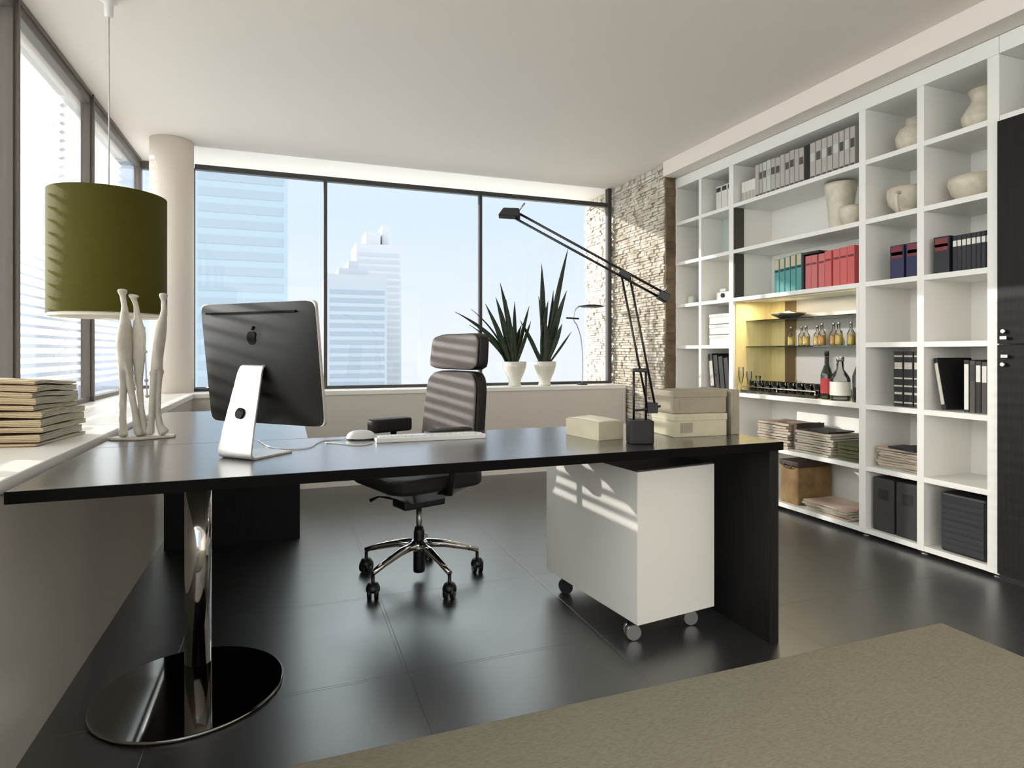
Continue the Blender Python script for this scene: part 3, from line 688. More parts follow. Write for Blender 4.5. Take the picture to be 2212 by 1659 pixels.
MB().lathe([(0.008, CZ - 1.24 - 0.095), (0.017, CZ - 1.24 - 0.09), (0.019, CZ - 1.24 - 0.03), (0.036, CZ - 1.24 - 0.024), (0.038, CZ - 1.24)], n=32).build('ceiling_canopy', M['white'], pd)
MB().lathe([(0.02, 0.40), (0.02, 0.49)], n=16).build('bulb_socket', M['white'], pd)

# ------------------------------------------------------------------ paper stacks
def paper_mesh(w_, d_, t_, seed, sag=0.0, bulge=0.012):
    rnd = random.Random(seed); n = 8; vs = []; fs = []
    ph = rnd.uniform(0, 6)
    def zt(u, v): return 0.16 * t_ * math.sin(5 * u + ph) + 0.14 * t_ * math.sin(7 * v + ph * 2)
    sg = lambda u, v: sag * (math.sin(2.6 * u + 0.3) * 1.2 - 0.5 + 0.7 * math.sin(4.2 * v + 0.8))
    for lev in (0, 1):
        for j in range(n + 1):
            for i in range(n + 1):
                u, v = i / n, j / n
                vs.append(((u - .5) * w_, (v - .5) * d_, sg(u, v) + (abs(zt(u, v)) * 0.5 if lev == 0 else t_ * 0.86 + zt(u, v) * 0.45)))
    W = n + 1; o1 = W * W
    for j in range(n):
        for i in range(n): a = j * W + i; fs.append((a, a + W, a + W + 1, a + 1)); fs.append((o1 + a, o1 + a + 1, o1 + a + W + 1, o1 + a + W))
    # side walls with a middle ring pushed in or out (folded leaves)
    ring = [i for i in range(W)] + [j * W + n for j in range(1, W)] + [n * W + i for i in range(n - 1, -1, -1)] + [j * W for j in range(n - 1, 0, -1)]
    mid = []
    for q in ring:
        a = Vector(vs[q]); b = Vector(vs[o1 + q]); c = (a + b) / 2; k = 1 + (bulge if abs(c.y + d_ / 2) < 1e-4 else rnd.uniform(-0.018, 0.006))
        vs.append((c.x * k, c.y * k, c.z)); mid.append(len(vs) - 1)
    L = len(ring)
    for i in range(L):
        i2 = (i + 1) % L; fs.append((ring[i], ring[i2], mid[i2], mid[i])); fs.append((mid[i], mid[i2], o1 + ring[i2], o1 + ring[i]))
    return MB().add(vs, fs)
def paper_stack(cx, cy, z, w_, d_, heights, mats, where, group, seed=1, jit=0.008, rot=3, noun='folded newspaper', base_rz=0):
    rnd = random.Random(seed); n = len(heights)
    for i, t_ in enumerate(heights):
        m_ = mats[i % len(mats)] if not callable(mats) else mats(i)
        w2 = w_ * rnd.uniform(0.94, 1); d2 = d_ * rnd.uniform(0.94, 1)
        o = paper_mesh(w2, d2, t_, seed * 50 + i).build(noun.replace(' ', '_').replace('-', '_'), m_)
        o.location = (cx + rnd.uniform(-jit, jit), cy + rnd.uniform(-jit, jit), z + 0.0004); o.rotation_euler = (0, 0, R(base_rz + rnd.uniform(-rot, rot)))
        if n == 1: lb = noun + ' ' + where
        elif i == n - 1: lb = 'topmost %s %s' % (noun, where)
        elif i == 0: lb = 'bottom %s %s' % (noun, where)
        else: lb = '%s %s from the bottom %s' % (ORD[i], noun, where)
        tag(o, lb, 'newspaper' if 'news' in noun else 'magazine', group); z += t_
    return z
# thick folded papers on the left sill
def tanpaper(cx, cy, w_, d_, heights, seed, z0=0.76):
    rnd = random.Random(seed); z = z0; n = len(heights)
    for i, t_ in enumerate(heights):
        shift = 0.035 if i >= 5 else 0.0
        t = empty('folded_newspaper', (cx - shift * 0.6 + rnd.uniform(-.004, .004), cy - shift * 0.2 + rnd.uniform(-.004, .004), z + 0.0004), R(-8 + rnd.uniform(-3, 3) + (3 if i >= 5 else 0)))
        lb = ('topmost' if i == n - 1 else 'bottom' if i == 0 else ORD[i]) + ' tan folded newspaper ' + ('in' if i in (0, n - 1) else 'from the bottom of') + ' the thick stack on the left sill'
        tag(t, lb, 'newspaper', 'folded newspapers stacked on the left window sill')
        mb = paper_mesh(w_ * rnd.uniform(.96, 1), d_ * rnd.uniform(.94, 1), t_, seed * 77 + i, 0.0011 * i, 0.03)
        mb.mi = [0] * len(mb.f)
        # page edges on the right side (+x) show grey, the folded spine faces the camera (tan)
        for fi, f_ in enumerate(mb.f):
            c = sum((Vector(mb.v[q]) for q in f_), Vector()) / len(f_)
            if c.x > w_ * 0.5 * 0.95: mb.mi[fi] = 1
        mb.build('pages', [M['paper_tan'], M['paper_grey']], t)
        z += t_
tanpaper(-0.935, 2.60, 0.40, 0.34, [.012, .030, .019, .029, .024, .017, .026, .018, .023, .013], 3)

# ------------------------------------------------------------------ plants on the back sill
def plant(x, y, leaves, label):
    t = empty('potted_snake_plant', (x, y, 0.7602), 0, label, 'plant', 'snake plants on the back window sill')
    MB().lathe([(0.055, 0), (0.058, 0.012), (0.052, 0.03), (0.062, 0.065), (0.088, 0.12), (0.104, 0.17), (0.109, 0.22), (0.102, 0.222), (0.096, 0.17), (0.08, 0.14)], n=48).build('pot', M['pot'], t)
    MB().lathe([(0.001, 0.195), (0.1, 0.195)], n=32, cap=False).build('soil', M['soil'], t)
    rnd = random.Random(int(x * 100))
    for i, (tx, tz, wpx) in enumerate(leaves):
        w_ = wpx / 254 * 0.78
        bx = (tx - x) * 0.10 + rnd.uniform(-0.02, 0.02); by = rnd.uniform(-0.03, 0.03)
        ex, ez = tx - x, tz - 0.76; ey = rnd.uniform(-0.06, 0.02)
        L = 14; vs = []; fs = []; curve = rnd.uniform(-0.02, 0.02)
        side = Vector((math.cos(rnd.uniform(-0.6, 0.6)), math.sin(rnd.uniform(-0.6, 0.6)), 0))
        bz = 0.19
        for k in range(L + 1):
            s_ = k / L; droop = 0.45 if abs(ex) > 0.35 else 0.15
            px = bx + (ex - bx) * (s_ * (1 - droop) + s_ * s_ * droop) + curve * math.sin(math.pi * s_)
            pz = bz + (ez - bz) * (s_ * (1 + droop * 0.5) - s_ * s_ * droop * 0.5)
            py = by + (ey - by) * s_
            wd = w_ * (0.55 + 0.9 * s_ * (1 - s_) * 2.0) * (1 - s_ ** 5) * 0.62 + 0.0008
            c = Vector((px, py, pz)); nrm = Vector((0, -1, 0))
            vs += [c - side * wd, c + nrm * wd * -0.35, c + side * wd]
        for k in range(L):
            a = 3 * k; fs += [(a, a + 1, a + 4, a + 3), (a + 1, a + 2, a + 5, a + 4)]
        o = MB().add(vs, fs, 0, True).build('leaf', M['leaf'], t); md = o.modifiers.new('s', 'SOLIDIFY'); md.thickness = 0.003
L1 = [(1.38, 1.42, 16), (1.53, 1.45, 7), (1.66, 1.5, 12), (1.74, 1.56, 14), (1.8, 1.69, 16), (1.85, 1.54, 10), (1.94, 1.53, 14), (2.08, 1.49, 12), (2.01, 1.32, 14), (2.09, 1.35, 12), (1.89, 1.32, 16), (1.5, 1.31, 8), (1.82, 1.40, 15), (1.72, 1.36, 13)]
L2 = [(2.19, 1.88, 17), (2.17, 1.58, 14), (2.45, 2.04, 14), (2.32, 1.64, 14), (2.44, 1.64, 15), (2.36, 1.5, 15), (1.99, 1.36, 12), (2.5, 1.26, 9), (2.25, 1.54, 18), (2.07, 1.24, 10), (2.39, 1.33, 14), (2.22, 1.35, 16), (2.3, 1.4, 16)]
plant(1.937, 5.195, L1, 'snake plant with leaves splaying left, in the left white pot on the sill')
plant(2.232, 5.195, L2, 'taller snake plant with one very long leaf, in the right white pot')
# slim reading lamp at the window
rd = empty('reading_lamp', (2.62, 5.2, 0.7602), 0, 'slim dark reading lamp with a thin disc head behind the right plant', 'lamp')
MB().lathe([(0.05, 0), (0.05, 0.008), (0.008, 0.012)], n=28).build('base', M['matblack'], rd)
MB().tube(smooth([(0, 0, 0.008), (0.005, 0, 0.2), (-0.01, 0, 0.42), (-0.05, 0, 0.55), (-0.09, 0, 0.62), (-0.06, 0, 0.72), (0.02, 0, 0.745)]), 0.005, 8).build('curved_stem', M['steel'], rd)
MB().lathe([(0.002, 0.762), (0.05, 0.758), (0.13, 0.745), (0.10, 0.735), (0.002, 0.728)], 0.1, 0, 0, 40).build('disc_head', M['matblack'], rd)
MB().tube([(-0.17, -0.01, 0.627), (-0.04, -0.01, 0.622)], 0.008, 8).build('counterweight', M['matblack'], rd)

# ------------------------------------------------------------------ bookcase
XF, XB = 3.136, 3.5
UP = [4.46, 4.119, 3.75, 2.632, 2.284, 1.93]         # centres of the uprights
UT = [0.019, 0.016, 0.024, 0.022, 0.019, 0.026]
ZS = [0.037, 0.398, 0.753, 1.110, 1.460, 1.820, 2.163]  # shelf centres
bc = empty('bookcase', (3.3, 3.2, 0), 0, 'white built-in bookcase with open cells covering the right wall', 'bookcase'); bl = P(bc)
for y, t_ in zip(UP, UT): MB().box(XF, XB, y - t_, y + t_, 0.022, 2.47).build('upright', M['white'], bc, 0.0015, loc=bl)
MB().box(XF - 0.002, XB, 1.904, 4.479, 2.47, 2.553).build('top_board', M['white'], bc, 0.0015, loc=bl)
MB().box(XB, XB + 0.012, 1.904, 4.479, 0.022, 2.553).build('back_panel', M['white'], bc, loc=bl)
for i in range(5):
    y1 = UP[i] - UT[i]; y0 = UP[i + 1] + UT[i + 1]
    for j, zc in enumerate(ZS):
        if i == 2 and j == 3: continue              # the bar niche is two rows high
        MB().box(XF + 0.001, XB, y0, y1, zc - 0.014, zc + 0.014).build('shelf', M['white'], bc, 0.0012, loc=bl)
for y in UP:
    MB().lathe([(0.022, 0), (0.022, 0.006), (0.014, 0.008), (0.014, 0.022)], XF + 0.04, y, 0, 20).build('foot', M['steel'], bc, loc=bl)
MB().box(XF + 0.004, XF + 0.092, 3.717, 3.726, 1.474, 2.149).build('sliding_panel', M['darkpanel'], bc, loc=bl)
MB().box(XF + 0.20, XF + 0.206, 3.774, 4.103, 1.835, 2.149).build('frosted_door', mat('frosted_green_glass', (190, 202, 192), 0.35), bc, loc=bl)
# niche lining, mirror reflections and warm light painted in as panel colours
MB().box(XB - 0.008, XB - 0.001, 3.585, 3.725, 0.768, 1.445).build('niche_back', M['niche_warm_lit'], bc, loc=bl)
MB().box(XF + 0.02, XB - 0.009, 3.718, 3.7255, 0.768, 1.445).build('niche_side', M['niche_warm_lit'], bc, loc=bl)
MB().box(XB - 0.008, XB - 0.001, 3.475, 3.584, 0.768, 1.445).build('niche_reflected_strip', M['niche_brown_reflection'], bc, loc=bl)
MB().box(XB - 0.008, XB - 0.001, 2.656, 3.474, 0.768, 1.445).build('niche_back', M['niche_grey_reflection'], bc, loc=bl)
MB().box(XF + 0.0, XF + 0.02, 2.6545, 2.672, 0.768, 1.445).build('niche_jamb', M['white'], bc, loc=bl)
for z_ in (1.108, 1.30): MB().box(XF + 0.11, XB - 0.01, 2.656, 3.716, z_ - 0.004, z_ + 0.004).build('glass_shelf', M['shelf_glass'], bc, loc=bl)
MB().box(XF + 0.05, XF + 0.085, 2.75, 3.66, 1.4375, 1.4455).build('light_strip', mat('strip_housing', (230, 220, 190), 0.4), bc, loc=bl)
for yy in (2.95, 3.45):
    ld = bpy.data.lights.new('niche_light', 'AREA'); lo_ = bpy.data.objects.new('niche_light', ld); C.objects.link(lo_)
    ld.shape = 'RECTANGLE'; ld.size = 0.05; ld.size_y = 0.4; ld.energy = 2.6; ld.color = (1, 0.86, 0.56)
    lo_.location = (XF + 0.10, yy, 1.434)

# tall black cabinet to the right
tcab = empty('tall_cabinet', (3.3, 1.55, 0), 0, 'tall black oak cabinet beside the white bookcase, open cell on top', 'cabinet'); tl_ = P(tcab)
ca = MB(); ca.box(XF, XB, 1.20, 1.902, 0.03, 0.06); ca.box(XF, XB, 1.20, 1.902, 2.149, 2.178); ca.box(XF, XB, 1.17, 1.199, 0.03, 2.47); ca.box(XB, XB + 0.012, 1.17, 1.902, 0.03, 2.55)
ca.box(XF - 0.002, XB, 1.17, 1.902, 2.47, 2.553); ca.build('carcass', M['white'], tcab, 0.001, loc=tl_)
dr = MB().box(XF - 0.020, XF - 0.002, 1.172, 1.900, 1.108, 2.147).build('door', M['blackwood'], tcab, 0.001, loc=tl_)
d2 = MB().box(XF - 0.020, XF - 0.002, 1.172, 1.900, 0.035, 1.102).build('door', M['blackwood'], tcab, 0.001, loc=tl_)
def knob(y, z, par, long=True):
    k_ = MB()
    if long: k_.tube([(XF - 0.021, y, z), (XF - 0.036, y, z)], 0.004, 10); k_.box(XF - 0.042, XF - 0.036, y - 0.014, y + 0.014, z - 0.007, z + 0.007)
    else: k_.tube([(XF - 0.021, y, z), (XF - 0.032, y, z), (XF - 0.04, y, z)], 0.006, 14, radii=[0.006, 0.011, 0.009])
    k_.build('handle' if long else 'knob', M['steel'], par)
knob(1.862, 1.135, dr); knob(1.866, 1.165, dr, False); knob(1.858, 1.05, d2); knob(1.868, 1.012, d2, False)
MB().box(XF + 0.0, XB, 1.20, 1.902, 0.0, 0.03).build('plinth', M['matblack'], tcab, loc=tl_)

# ------------------------------------------------------------------ books and binders
def book(y1, y0, z, h_, dep, m, label, group=None, name='book', xf=None, lab=None, labz=(0.62, 0.8), lab2=None, pages=True, lean=0, cat='book', rz=0):
    """y1 is the left face (farther), y0 the right face, spine towards the room"""
    xf = XF + 0.055 if xf is None else xf; th = y1 - y0
    t = empty(name, (xf, (y0 + y1) / 2, z + 0.0004), 0, label, cat, group)
    c = 0.0022; m_ = MB()
    m_.box(0, dep, th / 2 - c, th / 2, 0, h_); m_.box(0, dep, -th / 2, -th / 2 + c, 0, h_); m_.box(0, c, -th / 2 + c, th / 2 - c, 0, h_)
    m_.build('cover', m, t, 0.0008, 1)
    if pages: MB().box(c, dep - 0.004, -th / 2 + c, th / 2 - c, 0.003, h_ - 0.004).build('pages', M['pages'], t)
    if lab is not None: MB().box(-0.0008, 0.0, -th * 0.40, th * 0.40, h_ * labz[0], h_ * labz[1]).build('spine_label', lab, t)
    if lab2 is not None: MB().box(-0.0008, 0.0, -th * 0.40, th * 0.40, h_ * lab2[1], h_ * lab2[2]).build('spine_band', lab2[0], t)
    if lean: t.rotation_euler = (R(lean), 0, 0)
    if rz: t.rotation_euler = (0, 0, R(rz))
    return t
Z = [zc + 0.014 for zc in ZS]
# top row, wide bay: four short white files, eleven grey binders, a black one, ten more grey binders, a black one
y = 3.70
for i in range(4):
    book(y, y - 0.034, Z[6], 0.155, 0.24, M['white_label'], ORD[i] + ' short white file from the left on the top shelf of the wide bay', 'short white files', 'box_file', lab=M['binder_a'], labz=(.1, .5), pages=False, cat='file'); y -= 0.0355
for i in range(11):
    th = random.choice((0.038, 0.042, 0.046)) * 0.86
    book(y, y - th, Z[6], 0.245 + random.uniform(-.004, .004), 0.27, M['binder_a'] if i not in (2, 3) else M['binder_b'], ORD[i] + ' grey binder from the left, before the black one, on the top shelf', 'grey binders on the top shelf', 'ring_binder', lab=M['binder_dark'] if i % 3 else M['binder_a'], labz=(.55, .75), pages=True, cat='binder', lab2=(M['binder_dark'], .05, .12)); y -= th + 0.004
book(y, y - 0.045, Z[6], 0.245, 0.27, M['bookblack'], 'black binder in the middle of the grey binders on the top shelf', None, 'ring_binder', pages=False, cat='binder'); y -= 0.047
k = 0
while y - 0.04 > 2.70 and k < 10:
    th = random.choice((0.034, 0.038, 0.042))
    book(y, y - th, Z[6], 0.248 + random.uniform(-.004, .004), 0.27, M['binder_a'], ORD[k] + ' grey binder from the left, after the black one, on the top shelf', 'grey binders on the top shelf', 'ring_binder', lab=M['binder_dark'] if k % 2 else M['binder_b'], labz=(.5, .72), cat='binder', lab2=(M['binder_dark'], .05, .12)); y -= th + 0.0045; k += 1
if y - 0.03 > 2.656: book(y, 2.658, Z[6], 0.24, 0.24, M['bookblack'], 'black binder at the right end of the top shelf of the wide bay', None, 'ring_binder', pages=False, cat='binder', xf=XF + 0.09)
# column B top: four white files; column A top: one
for i in range(4): book(4.06 - i * 0.068, 4.06 - i * 0.068 - 0.064, Z[6], 0.215, 0.22, M['white_label'], ORD[i] + ' tall white box file from the left in the second column, top row', 'white box files in the second column', 'box_file', lab=M['charcoal'], labz=(.80, .96), pages=False, cat='file', xf=XF + 0.11)
for i in range(2): book(4.285 - i * 0.072, 4.285 - i * 0.072 - 0.066, Z[6], 0.20, 0.2, M['white_label'], ['left', 'right'][i] + ' white box file in the leftmost column, top row', 'white box files in the leftmost column', 'box_file', lab=M['charcoal'], labz=(.80, .96), pages=False, cat='file', xf=XF + 0.14)

def lathe_thing(name, x, y, z, prof, m, label, cat, n=40, group=None):
    o = MB().lathe(prof, n=n).build(name, m); o.location = (x, y, z + 0.0004); return tag(o, label, cat, group)
def jar(prof_out, th=0.006):
    inner = [(max(r - th, 0.001), z_) for r, z_ in prof_out[::-1] if z_ > 0.012]
    return prof_out + inner + [(0.001, 0.012)]
# small things in columns A and B
jt = empty('canister', (3.33, 4.26, Z[5] + .0004), 0, 'white lidded canister in the leftmost column, second row', 'canister')
MB().lathe([(0.06, 0), (0.068, 0.03), (0.068, 0.15), (0.058, 0.165)], n=32).build('body', M['white_label'], jt)
MB().lathe([(0.066, 0.165), (0.066, 0.19), (0.02, 0.2), (0.012, 0.212)], n=32).build('lid', M['white_label'], jt)
cm = empty('camera_figure', (3.31, 4.235, Z[4] + .0004), 0, 'white and dark upright camera figure in the leftmost column, third row', 'ornament')
MB().box(-0.04, 0.04, -0.045, 0.045, 0.0, 0.12).build('body', M['binder_b'], cm, 0.012)
MB().box(-0.035, 0.035, -0.05, 0.055, 0.15, 0.27).build('head', M['white_label'], cm, 0.015)
MB().lathe([(0.02, 0.12), (0.02, 0.15)], n=16).build('neck', M['charcoal'], cm)
MB().tube([(-0.036, -0.02, 0.2), (-0.05, -0.02, 0.2)], 0.02, 20).build('lens', M['lens'], cm)
cl = empty('desk_clock', (3.26, 4.385, Z[4] + .0004), 0, 'small pale square clock in the leftmost column, third row', 'clock')
MB().box(-0.02, 0.02, -0.035, 0.035, 0, 0.075).build('case', M['binder_b'], cl, 0.006)
MB().box(-0.0215, -0.02, -0.026, 0.026, 0.012, 0.063).build('clock_face', M['white_label'], cl)
cb = empty('camera', (3.27, 3.93, Z[4] + .0004), 0, 'white boxy camera with a dark lens in the second column, third row', 'camera')
MB().box(-0.03, 0.05, -0.125, 0.125, 0, 0.072).build('body', M['white_label'], cb, 0.01)
MB().box(-0.02, 0.03, 0.02, 0.09, 0.073, 0.098).build('viewfinder', M['binder_b'], cb, 0.006)
MB().tube([(-0.031, 0.035, 0.042), (-0.042, 0.035, 0.042)], 0.018, 24).build('lens', M['lens'], cb)
for i in range(3):
    t = empty('storage_box', (3.19, 3.94, Z[3] + 0.0005 + i * 0.083), 0, ['bottom', 'middle', 'top'][i] + ' white storage box of three stacked in the second column', 'box', 'white boxes stacked in the second column')
    MB().box(0, 0.26, -0.13, 0.13, 0, 0.052).build('body', M['white_label'], t, 0.002)
    MB().box(-0.003, 0.263, -0.133, 0.133, 0.0525, 0.078).build('lid', M['white_label'], t, 0.003)
    MB().box(-0.005, -0.0035, -0.05, 0.05, 0.058, 0.07).build('label_holder', M['binder_b'], t)
for i in range(4):
    book(4.055 - i * 0.060, 4.055 - i * 0.060 - 0.05, Z[2] + 0.004, 0.285 - 0.01 * i, 0.22, M['bookblack'], ORD[i] + ' leaning black album from the left in the second column, fifth row', 'leaning black albums in the second column', 'photo_album', lab=M['gold'] if i == 0 else None, labz=(.1, .8), lean=-7, cat='album')

# wide bay row two: tall vase and small bowl
lathe_thing('tall_vase', 3.29, 2.915, Z[5], jar([(0.062, 0), (0.066, 0.01), (0.076, 0.15), (0.092, 0.28), (0.094, 0.298)]), M['ceramic'], 'tall cream tapering vase in the wide bay, second row', 'vase')
lathe_thing('small_bowl', 3.22, 2.775, Z[5], jar([(0.034, 0), (0.04, 0.01), (0.068, 0.06), (0.072, 0.1), (0.064, 0.118)]), M['ceramic'], 'small rounded cream bowl in front of the tall vase', 'bowl')
# row three: teal and red books
y = 3.372
for i in range(5):
    th = 0.044; book(y, y - th, Z[4], 0.235 + 0.004 * i, 0.19, M['teal'], ORD[i] + ' teal book from the left in the wide bay', 'teal books', 'book', lab=M['beige_cloth'], labz=(.70, .98), lab2=(M['ink'], .62, .68)); y -= th + 0.005
bx_ = empty('box_file', (XF + 0.05, y - 0.010, Z[4] + .0004), 0, 'black open-sided box file between the teal and red books', 'file')
MB().box(0, 0.22, -0.008, 0.008, 0, 0.246).build('side_panel', M['bookblack'], bx_); MB().box(0.0, 0.22, -0.13, -0.0085, 0.231, 0.246).build('flap', M['bookblack'], bx_)
y -= 0.022
for i in range(7):
    th = 0.046 if i < 3 else 0.050
    book(y, y - th, Z[4], 0.222 if i < 3 else 0.226 + 0.002 * i, 0.19, M['red2'] if i < 3 else M['red'], ORD[i] + ' red book from the left in the wide bay', 'red books', 'book', lab=M['darkred'], labz=(.72, .78), xf=XF + 0.06); y -= th + (0.012 if i in (1, 3) else 0.002)
    if y - 0.05 < 2.66: break
# column D
lathe_thing('lidded_pot', 3.31, 2.43, Z[6], jar([(0.055, 0), (0.075, 0.01), (0.1, 0.06), (0.105, 0.1), (0.085, 0.145), (0.055, 0.16), (0.058, 0.195)], 0.008), M['ceramic'], 'round cream pot with a short neck in the fourth column, top row', 'pot')
tu = empty('footed_bowl', (3.29, 2.475, Z[5] + .0004), 0, 'cream footed bowl with a handle in the fourth column, second row', 'bowl')
MB().lathe(jar([(0.075, 0), (0.08, 0.012), (0.05, 0.03), (0.06, 0.04), (0.092, 0.075), (0.1, 0.125), (0.097, 0.16)]), n=40).build('body', M['ceramic'], tu)
MB().tube(smooth([(-0.09, -0.03, 0.12), (-0.125, -0.035, 0.115), (-0.125, -0.035, 0.05), (-0.10, -0.03, 0.012)]), 0.009, 10).build('handle', M['ceramic'], tu)
for i in range(2): book(2.50 - i * 0.095, 2.50 - i * 0.095 - 0.082, Z[4], 0.19, 0.15, M['navy'], ['left', 'right'][i] + ' thick navy book with a dark red top in the fourth column', 'thick navy books in the fourth column', 'book', lab=M['darkred'], labz=(.62, .97), lab2=(M['gold'], .70, .80))
for i in range(3): book(2.478 - i * 0.058, 2.478 - i * 0.058 - 0.055, Z[2], 0.305, 0.2, M['bookblack'], ORD[i] + ' black banded folder from the left in the fourth column', 'black banded folders', 'folder', lab=M['gold'], labz=(.68, .80), lab2=(M['gold'], .22, .26), cat='folder')
for q in [o for o in list(C.objects) if o.name.startswith('folder')]:
    for zz in (.06, .36, .50, .90): MB().box(-0.0008, 0, -0.024, 0.024, 0.305 * zz, 0.305 * zz + 0.008).build('spine_band', M['gold'], q)
zt = paper_stack(3.30, 2.452, Z[1], 0.24, 0.25, [.014, .016, .012, .016, .014, .016, .012, .014], [M['paper_grey'], M['paper_pink']], 'in the fourth column, sixth row', 'magazines in the fourth column', 11, .012, 8, 'rumpled magazine')
paper_stack(3.28, 2.42, zt, 0.20, 0.18, [.012], [M['ink']], 'lying crosswise on the magazines in the fourth column', None, 12, .004, 10, 'dark magazine')
for i in range(2): 
    t = empty('archive_box', (3.17, 2.525 - i * 0.142, Z[0] + .0004), 0, ['left', 'right'][i] + ' charcoal archive box in the fourth column, bottom row', 'box', 'charcoal archive boxes')
    MB().box(0, 0.30, -0.064, 0.064, 0, 0.30).build('body', M['charcoal'], t, 0.003); MB().box(-0.0015, 0, -0.03, 0.03, 0.18, 0.24).build('label_holder', M['bookblack'], t)
# column E
lathe_thing('round_jar', 3.31, 2.075, Z[6], jar([(0.052, 0), (0.075, 0.02), (0.096, 0.06), (0.098, 0.09), (0.07, 0.14), (0.054, 0.165), (0.056, 0.18), (0.072, 0.215)], 0.008), M['ceramic'], 'cream jar with a flared neck in the fifth column, top row', 'jar')
lathe_thing('wide_bowl', 3.30, 2.115, Z[5], jar([(0.05, 0), (0.06, 0.01), (0.1, 0.045), (0.118, 0.10), (0.113, 0.128)], 0.008), M['ceramic'], 'wide cream bowl in the fifth column, second row', 'bowl')
book(2.235, 2.235 - 0.08, Z[4], 0.19, 0.16, M['ink'], 'thick black and red book at the left of the fifth column, third row', None, 'book', lab=M['darkred'], labz=(.62, .95), lab2=(M['gold'], .72, .80), xf=XF + 0.03)
y = 2.148
for i in range(8):
    book(y, y - 0.0215, Z[4], 0.185, 0.16, M['ink'], ORD[i] + ' slim dark blue volume from the left in the fifth column', 'slim dark blue volumes', 'book', lab=M['white_label'], labz=(.70, .86), xf=XF + 0.045); y -= 0.0228
t = book(2.225, 2.20, Z[2] + 0.004, 0.27, 0.20, M['bookblack'], 'black album leaning to the left in the fifth column', None, 'photo_album', lab=M['gold'], labz=(.1, .9), lean=16, cat='album')
t.location = (XF + 0.035, 2.185, Z[2] + 0.006); t.rotation_euler = (R(-12), 0, R(-13))
y = 2.103
for i in range(5):
    th = 0.0255; book(y, y - th, Z[2], 0.262 - 0.003 * i, 0.2, M['bookblack'] if i % 2 == 0 else M['binder_dark'], ORD[i] + ' upright album from the left in the fifth column, fifth row', 'upright albums in the fifth column', 'photo_album', lab=M['white_label'] if i in (0, 2, 3) else M['charcoal'], labz=(.05, .92) if i in (0,) else (.6, .92), cat='album', xf=XF + 0.06); y -= th + 0.0025
t = empty('storage_crate', (3.16, 2.105, Z[0] + .0004), 0, 'large black woven crate in the fifth column, bottom row', 'crate')
cr_ = MB(); cr_.box(0, 0.32, -0.13, 0.09, 0, 0.30); cr_.build('body', M['bookblack'], t, 0.012)
cr_ = MB()
for i in range(9): cr_.box(-0.004, 0.0, -0.122, 0.082, 0.02 + i * 0.03, 0.042 + i * 0.03)
cr_.build('weave_slats', M['ink'], t, 0.001)
# wide bay row six
paper_stack(3.30, 3.375, Z[1], 0.25, 0.29, [.018, .02, .018, .02, .018, .02, .018, .02, .018], [M['paper_pink'], M['paper_grey']], 'in the wide bay, left sixth row', 'pinkish magazines in the wide bay', 21, .006, 3, 'faded magazine')
book(3.205, 3.175, Z[1], 0.175, 0.24, M['brownleather'], 'dark brown leather book standing between two magazine stacks', None, 'book', xf=XF + 0.06)
zt = paper_stack(3.28, 3.005, Z[1], 0.25, 0.29, [.016] * 9, [M['paper_grey'], M['paper_grey'], M['paper_pink']], 'in the wide bay, mid sixth row', 'magazines in the middle of the wide bay', 22, .006, 3, 'pale magazine')
paper_stack(3.28, 3.03, zt, 0.24, 0.24, [.010], [M['bookblack']], 'on top of the pale magazines in the wide bay', None, 25, .004, 3, 'black magazine')
paper_stack(3.28, 2.752, Z[1], 0.24, 0.155, [.022, .024, .022, .024, .02], [M['paper_green']], 'in the wide bay, right sixth row', 'dark green magazines', 23, .004, 3, 'dark green magazine')
# bottom row of the wide bay: tan case and papers
sc_ = empty('leather_case', (3.17, 3.20, Z[0] + .0004), 0, 'tan leather case with a dark brown lid on the bottom shelf', 'case')
MB().box(0, 0.30, -0.06, 0.10, 0, 0.25).build('body', M['suitcase'], sc_, 0.012, 3)
MB().box(-0.004, 0.304, -0.064, 0.104, 0.251, 0.288).build('lid', M['brownleather'], sc_, 0.008, 3)
MB().tube(smooth([(-0.008, 0.05, 0.262), (-0.02, 0.04, 0.245), (-0.02, -0.01, 0.245), (-0.008, -0.02, 0.262)]), 0.005, 8).build('handle', M['brownleather'], sc_)
paper_stack(3.28, 2.90, Z[0], 0.26, 0.36, [.012, .014, .012, .014, .010], [M['paper_pink'], M['paper_grey']], 'beside the tan case on the bottom shelf', 'loose magazines on the bottom shelf', 31, .012, 5, 'loose magazine')

# bar niche
ZN = Z[2]; ZG = 1.112
def bottle(name, x, y, z, sc_b, m, label, liquid=None, lab=None, cap=M['matblack'], group=None, cat='bottle', sh=0.55, hgt=0.2, r=0.03):
    t = empty(name, (x, y, z + .0005), 0, label, cat, group)
    pr = [(r * 0.95, 0), (r, 0.006), (r, hgt * sh), (r * 0.8, hgt * (sh + 0.08)), (r * 0.36, hgt * (sh + 0.22)), (r * 0.33, hgt * 0.95)]
    MB().lathe(pr, n=24).build('bottle_body', m, t)
    if liquid is not None: MB().lathe([(r * 0.9, 0.004), (r * 0.93, 0.01), (r * 0.93, hgt * sh * 0.92)], n=24).build('liquid', liquid, t)
    if lab is not None: MB().lathe([(r * 1.015, hgt * 0.12), (r * 1.015, hgt * sh * 0.86)], n=24, cap=False).build('paper_label', lab, t)
    MB().lathe([(r * 0.4, hgt * 0.9), (r * 0.4, hgt)], n=16).build('bottle_cap', cap, t)
    return t
